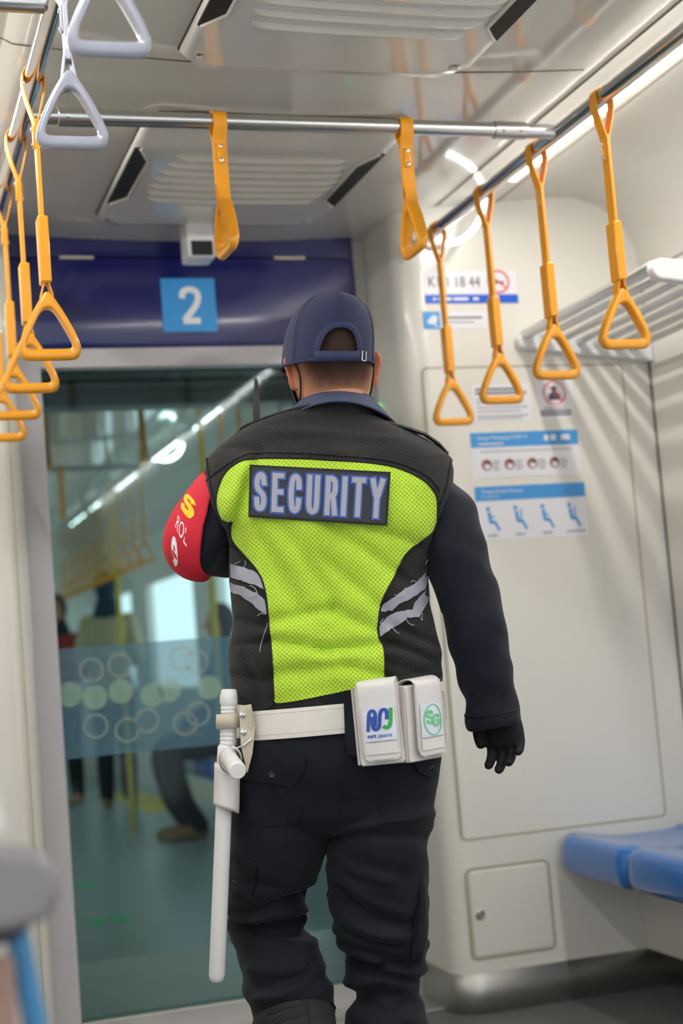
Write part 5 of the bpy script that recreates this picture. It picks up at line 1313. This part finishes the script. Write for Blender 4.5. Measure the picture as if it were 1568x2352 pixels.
for i, fc in enumerate(bd.f):
    q = bd.v[fc[0]]-HC; lx_, ly_, lz_ = q.dot(HX2), q.dot(HY), q.dot(HZ2)
    if abs(lx_) > .079 and -.075 < lz_ < .015 and -.05 < ly_ < .03: bd.m[i] = 1
bo = obj('body', bd, ['skin', 'ear'], guard, angle=180); tag(bo, 'brown skin, head turned slightly left')
g1 = MB(); hand(g1, *hR_args, .0015, L=.72, curl=(.18, .38, .42)); gg, _ = temp_mesh(g1, .0024, 2); tag(obj('glove', gg, 'glove', guard, angle=180), 'black glove on the hanging hand')
g1 = MB(); hand(g1, *hL_args, .0015, curl=(.8, .9, .6)); gg, _ = temp_mesh(g1, .0026, 2); tag(obj('glove', gg, 'glove', guard, angle=180), 'black glove on the raised hand')

# hair: clipped shell with a soft lower edge
hm = mat('clipped_hair', srgb(62, 47, 41), .8, var=.35, nscale=350, bump=.8, bscale=900, spec=.2)
nt = hm.node_tree; b_n = nt.nodes['Principled BSDF']; tc = nt.nodes.new('ShaderNodeTexCoord'); sx = nt.nodes.new('ShaderNodeSeparateXYZ'); nt.links.new(tc.outputs['Generated'], sx.inputs[0])
def rng(src, a, b, lo=0, hi=1):
    m_ = nt.nodes.new('ShaderNodeMapRange'); m_.interpolation_type = 'SMOOTHSTEP'
    for n_, v_ in zip(('From Min', 'From Max', 'To Min', 'To Max'), (a, b, lo, hi)): m_.inputs[n_].default_value = v_
    nt.links.new(src, m_.inputs[0]); return m_.outputs[0]
uvn = nt.nodes.new('ShaderNodeAttribute'); uvn.attribute_name = 'dens'
nz = nt.nodes.new('ShaderNodeTexNoise'); nz.inputs['Scale'].default_value = 60; nt.links.new(tc.outputs['Object'], nz.inputs['Vector'])
ad = nt.nodes.new('ShaderNodeMath'); ad.operation = 'MULTIPLY_ADD'; nt.links.new(nz.outputs['Fac'], ad.inputs[0]); ad.inputs[1].default_value = .22; nt.links.new(uvn.outputs['Fac'], ad.inputs[2])
al = rng(ad.outputs[0], .10, 1.12, 0, .90); nt.links.new(al, b_n.inputs['Alpha'])
mb = MB(); rows = []; dens = []
for i in range(41):
    z = -.125+.185*i/40; row = []
    for j in range(73):
        th = PI+(-.30+(PI+.60)*j/72); row.append(head_pt(th, z, .0016))
        side = abs(((th-1.5*PI))/ (PI/2)); dens.append(max(0, sm(-.125, -.015, z)*(1-sm(.30, .98, side)*(1-sm(-.03, .03, z)))))
    rows.append(row)
mb.grid(rows, False, False); ho = obj('hair', mb, hm, guard, angle=180)
att = ho.data.attributes.new('dens', 'FLOAT', 'POINT'); att.data.foreach_set('value', dens[:len(ho.data.vertices)])
tag(ho, 'very short dark clipped hair')

# cap
CC = at(753, 815, .015); CYAW = YAW-math.radians(13)
CXv = Vector((math.cos(CYAW), -math.sin(CYAW), 0)); CYv = Vector((math.sin(CYAW), math.cos(CYAW), 0))
rc = math.radians(-1.5)
CX2 = CXv*math.cos(rc)+HZ*math.sin(rc); CZ2 = HZ*math.cos(rc)-CXv*math.sin(rc)
def cap_pt(th, z, off=0):
    H_ = .120; zz = max(0, min(1, (z+.03)/(H_+.03))); k = (1-zz**3.4)**.5
    w_ = .0875; bk = .106; fr = .112
    c_, s_ = math.cos(th), math.sin(th)
    return CC+CX2*(c_*(w_*k+off)+.12*z)+CYv*(s_*((fr if s_ > 0 else bk)*k+off))+CZ2*(z+off*zz*.8)
xo = .0385                                            # half width of the rear opening
th_o = math.acos(min(1, xo/.0875)); dth = PI/2-th_o
ths = []
for seg in ((1.5*PI-dth, 1.5*PI+dth, 40), (1.5*PI+dth, 3.5*PI-dth, 90)):
    for i in range(seg[2]): ths.append(seg[0]+(seg[1]-seg[0])*i/seg[2])
def z_low(th):
    d = abs(((th-1.5*PI+PI) % (2*PI))-PI)
    base = -.024-.006*math.cos(th-1.5*PI)
    if d < dth: return base+.060*max(0, 1-(d/dth)**2.6)**.5
    return base
rows = []
for i in range(46):
    s_ = i/45; rows.append([cap_pt(th, z_low(th)+(.1195-z_low(th))*(1-(1-s_)**1.6)) for th in ths])
mb = MB(); mb.grid(rows, True, False); mb.f.append(tuple(range(len(rows[0])*(45), len(rows[0])*46))); mb.m.append(0)
cap = obj('cap', mb, 'cap', guard, angle=180, solid=-.0015); tag(cap, 'navy mesh baseball cap with an arched rear opening')
mb = MB(); mb.tube([cap_pt(th, z_low(th)+.001, .0008) for th in ths]+[cap_pt(ths[0], z_low(ths[0])+.001, .0008)], .0024, 8, caps=False); obj('edge_binding', mb, 'captrim', cap)
mb = MB(); arch = [1.5*PI-dth*1.0+2*dth*i/40 for i in range(41)]
rows = [[cap_pt(th, z_low(th)+.001, .0012), cap_pt(1.5*PI+(th-1.5*PI)*1.22, z_low(th)+.010 if abs(th-1.5*PI) < dth*.98 else -.018, .0012)] for th in arch]
mb.grid(rows, False, False); obj('opening_band', mb, 'captrim', cap, solid=.0008, angle=180)
for th in (1.5*PI, 1.5*PI-1.05, 1.5*PI+1.05, PI/2, PI/2-1.05, PI/2+1.05):
    for d_ in (-.028, .028):
        mb = MB(); zs_ = [z_low(th)+.004+(.117-z_low(th)-.004)*i/24 for i in range(25)]
        mb.tube([cap_pt(th+d_*(1+1.2*i/24), z, .0003) for i, z in enumerate(zs_)], .0007, 5); obj('seam', mb, 'captrim', cap)
# strap, buckle, button
mb = MB(); rows = []
for i in range(25):
    th = 1.5*PI-dth*1.12+2.32*dth*i/24; rows.append([cap_pt(th, -.0325-.002*math.sin(PI*i/24), .0016), cap_pt(th, -.0125-.003*math.sin(PI*i/24), .0012)])
mb.grid(rows, False, False); obj('adjuster_strap', mb, 'captrim', cap, solid=.0022, angle=180)
th = 1.5*PI+dth*1.24; mb = MB(); q_ = [cap_pt(th+a, z, .005) for a, z in ((-.05, -.031), (.06, -.031), (.06, -.014), (-.05, -.014))]; mb.tube(q_+[q_[0]], .0016, 6); tag(obj('buckle', mb, 'satin', cap), 'small metal buckle')
mb = MB(); mb.lathe([(.009, 0), (.0085, .003), (.005, .0055), (.001, .006)], cap_pt(0, .1195)*.5+cap_pt(PI, .1195)*.5-CZ2*.001, CZ2, n=18); obj('button', mb, 'captrim', cap)
mb = MB(); rows = []
for i in range(25):
    a = math.radians(22)+(PI-2*math.radians(22))*i/24; row = []
    for k in range(9):
        r_ = k/8; base = cap_pt(a, -.016); c_, s_ = math.cos(a), math.sin(a)
        ext = .062*r_*s_**.9; row.append(base+CYv*ext-CXv*(c_*.004*r_)+CZ2*(.006*r_-.006*(c_**2)*r_))
    rows.append(row)
mb.grid(rows, False, False); obj('brim', mb, 'captrim', cap, solid=.003, angle=180)

# collar
cl = MB(); rows = []
uc = uvz(at(768, 930, .02)).x
zc0 = at(790, 905, .0).z
for i in range(61):
    th = 1.5*PI-2.5+5.0*i/60; s_ = abs(th-1.5*PI)/2.5; row = []
    for k in range(9):
        q_ = k/8; co_, si_ = math.cos(th), math.sin(th)
        rx = lerp(.071, .110, q_**.9); ry = lerp(.068, .112, q_)
        z = zc0+.004-.030*q_**1.1-.020*abs(co_)**2*q_-.020*max(0, si_)*q_-.012*abs(co_)**2
        row.append(W3(uc+.004+co_*rx, .028+si_*ry, z-.055*co_*rx))
    rows.append(row)
cl.grid(rows, False, False); co = obj('collar', cl, 'collar', guard, solid=-.003, angle=180); tag(co, 'grey navy shirt collar')
mb = MB(); mb.tube([r_[8] for r_ in rows], .0019, 6); mb.tube([r_[0] for r_ in rows], .002, 6); obj('collar_edge', mb, 'collar', co)
mb = MB(); rows = []
for i in range(61):
    th = 2*PI*i/60; rows.append([W3(uc+math.cos(th)*rx, .022+math.sin(th)*ry, z) for rx, ry, z in ((.066, .063, 1.54), (.070, .066, 1.51), (.082, .072, 1.46))])
mb.grid(rows, False, False); obj('collar_stand', mb, 'collar', co, angle=180)
# face mask with ear loops
mb = MB(); rows = []
for i in range(33):
    th = math.radians(8)+math.radians(164)*i/32; e = abs(i-16)/16; row = []
    for k in range(13):
        z = lerp(-.125+.035*e, -.022-.030*e, k/12); P = head_pt(th, z, .006+.010*math.exp(-((i-16)/5)**2)*math.sin(PI*k/12)); row.append(P)
    rows.append(row)
mb.grid(rows, False, False); mk = obj('face_mask', mb, 'mask', guard, solid=.0015, angle=180); tag(mk, 'black face mask')
for s_ in (-1, 1):
    mb = MB(); lp_ = [(.10, .004, .006), (-.10, -.004, .005), (-.26, -.018, .0045), (-.36, -.040, .0035), (-.30, -.062, .003), (-.10, -.082, .003), (.25, -.095, .004), (.6, -.090, .006)]
    mb.tube(cr([tuple(head_pt((0 if s_ > 0 else PI)+s_*a_, z_, o_)) for a_, z_, o_ in lp_], 6), .0017, 7); obj('ear_loop', mb, 'mask', mk)

# boots and the webbing gaiter on the left shin
def boot(A, F_, dirv, nm, top):
    m_ = MB(); Z = Vector((0, 0, 1)); h_ = (top-A).normalized()
    chain(m_, [top, top.lerp(A, .5), A], [.062, .056, .05], n=18)
    chain(m_, [A, F_[0], F_[1], F_[2]+dirv*.02], [.05, .05, .047, .038], n=18)
    m2, _ = temp_mesh(m_, .006, 3); b_ = obj('boot', m2, 'boot', guard, angle=180); return b_
b1 = boot(ANK_R, FTR, HY, 'r', at(886, 2440, 0)); b2 = boot(ANK_L, FTL, dl, 'l', kl[10].lerp(kl[11], .6))
tag(b1, 'black boot planted on the floor'); tag(b2, 'black boot with the heel lifted')
for F_, dv in ((FTR, HY), (FTL, dl)):
    up_ = Vector((0, 0, 1)) if dv is HY else (Vector((0, 0, 1))*.75+HY*.66).normalized()
    m_ = MB(); o_ = F_[0]-dv*.06-up_*.045; sd = dv.cross(up_).normalized()
    pl_ = [(x_, w_) for x_, w_ in ((0, .028), (.03, .040), (.10, .038), (.17, .048), (.23, .046), (.27, .028))]
    poly = pl_+[(x_, -w_) for x_, w_ in reversed(pl_)]
    m_.prism(poly, .024, o=o_, ex=dv, ey=sd, ez=-up_ if False else up_); obj('sole', m_, 'radio', b1 if dv is HY else b2, bevel=.004)
LL = cr(px3(LEG_L), 5); gi = [p for p in LL[45:]] ; 
mb = MB(); gr = tube_rows(LL, 40, .006)
def gpt(i, k): return gr[i][k % 40]
seg = list(range(49, len(LL)))
rws = [gr[i] for i in seg]
mb.grid(rws, True, False); gt = obj('shin_guard', mb, 'gaiter', guard, solid=.003, angle=180); tag(gt, 'black webbing shin guard on the left leg')
gb = BVHTree.FromPolygons([tuple(v) for v in mb.v], mb.f)
mb = MB(); art_poly(mb, pxmap(gb), [(706, 2256), (728, 2256), (732, 2290), (742, 2352), (748, 2400), (722, 2400), (712, 2352), (704, 2290)], .002, .004, 0, dens=9); obj('buckle_strap', mb, 'gaiter', gt, angle=50)
for y0_ in (2300, 2325):
    mb = MB(); art_poly(mb, pxmap(gb), [(610, y0_+20), (660, y0_+2), (700, y0_-8), (702, y0_+6), (660, y0_+16), (612, y0_+34)], .0015, .003, 0, dens=9); obj('webbing_strap', mb, 'vtrim', gt, angle=50)

# ---- radio held in the raised hand
t = thing('handheld_radio', tuple(at(590, 1120, .27)), 'handheld radio hidden by the left shoulder, only its black antenna rising beside the head', 'radio')
mb = MB(); c = at(592, 1050, .27); mb.box(tuple(c), (.058, .034, .12), rz=-YAW); obj('casing', mb, 'radio', t, bevel=.006)
mb = MB(); mb.tube([at(593, 1000, .262), at(589, 970, .26), at(589, 925, .26), at(588.5, 920, .26), at(588, 885, .26), at(588, 872, .26), at(588, 869, .26)], [.0085, .0075, .0070, .0055, .0045, .0040, .002], 14); obj('antenna', mb, 'radio', t)
mb = MB(); mb.lathe([(.008, 0), (.008, .014), (.001, .015)], tuple(c+RH*.016+Vector((0, 0, .06))), Vector((0, 0, 1)), n=16); obj('knob', mb, 'radio', t)
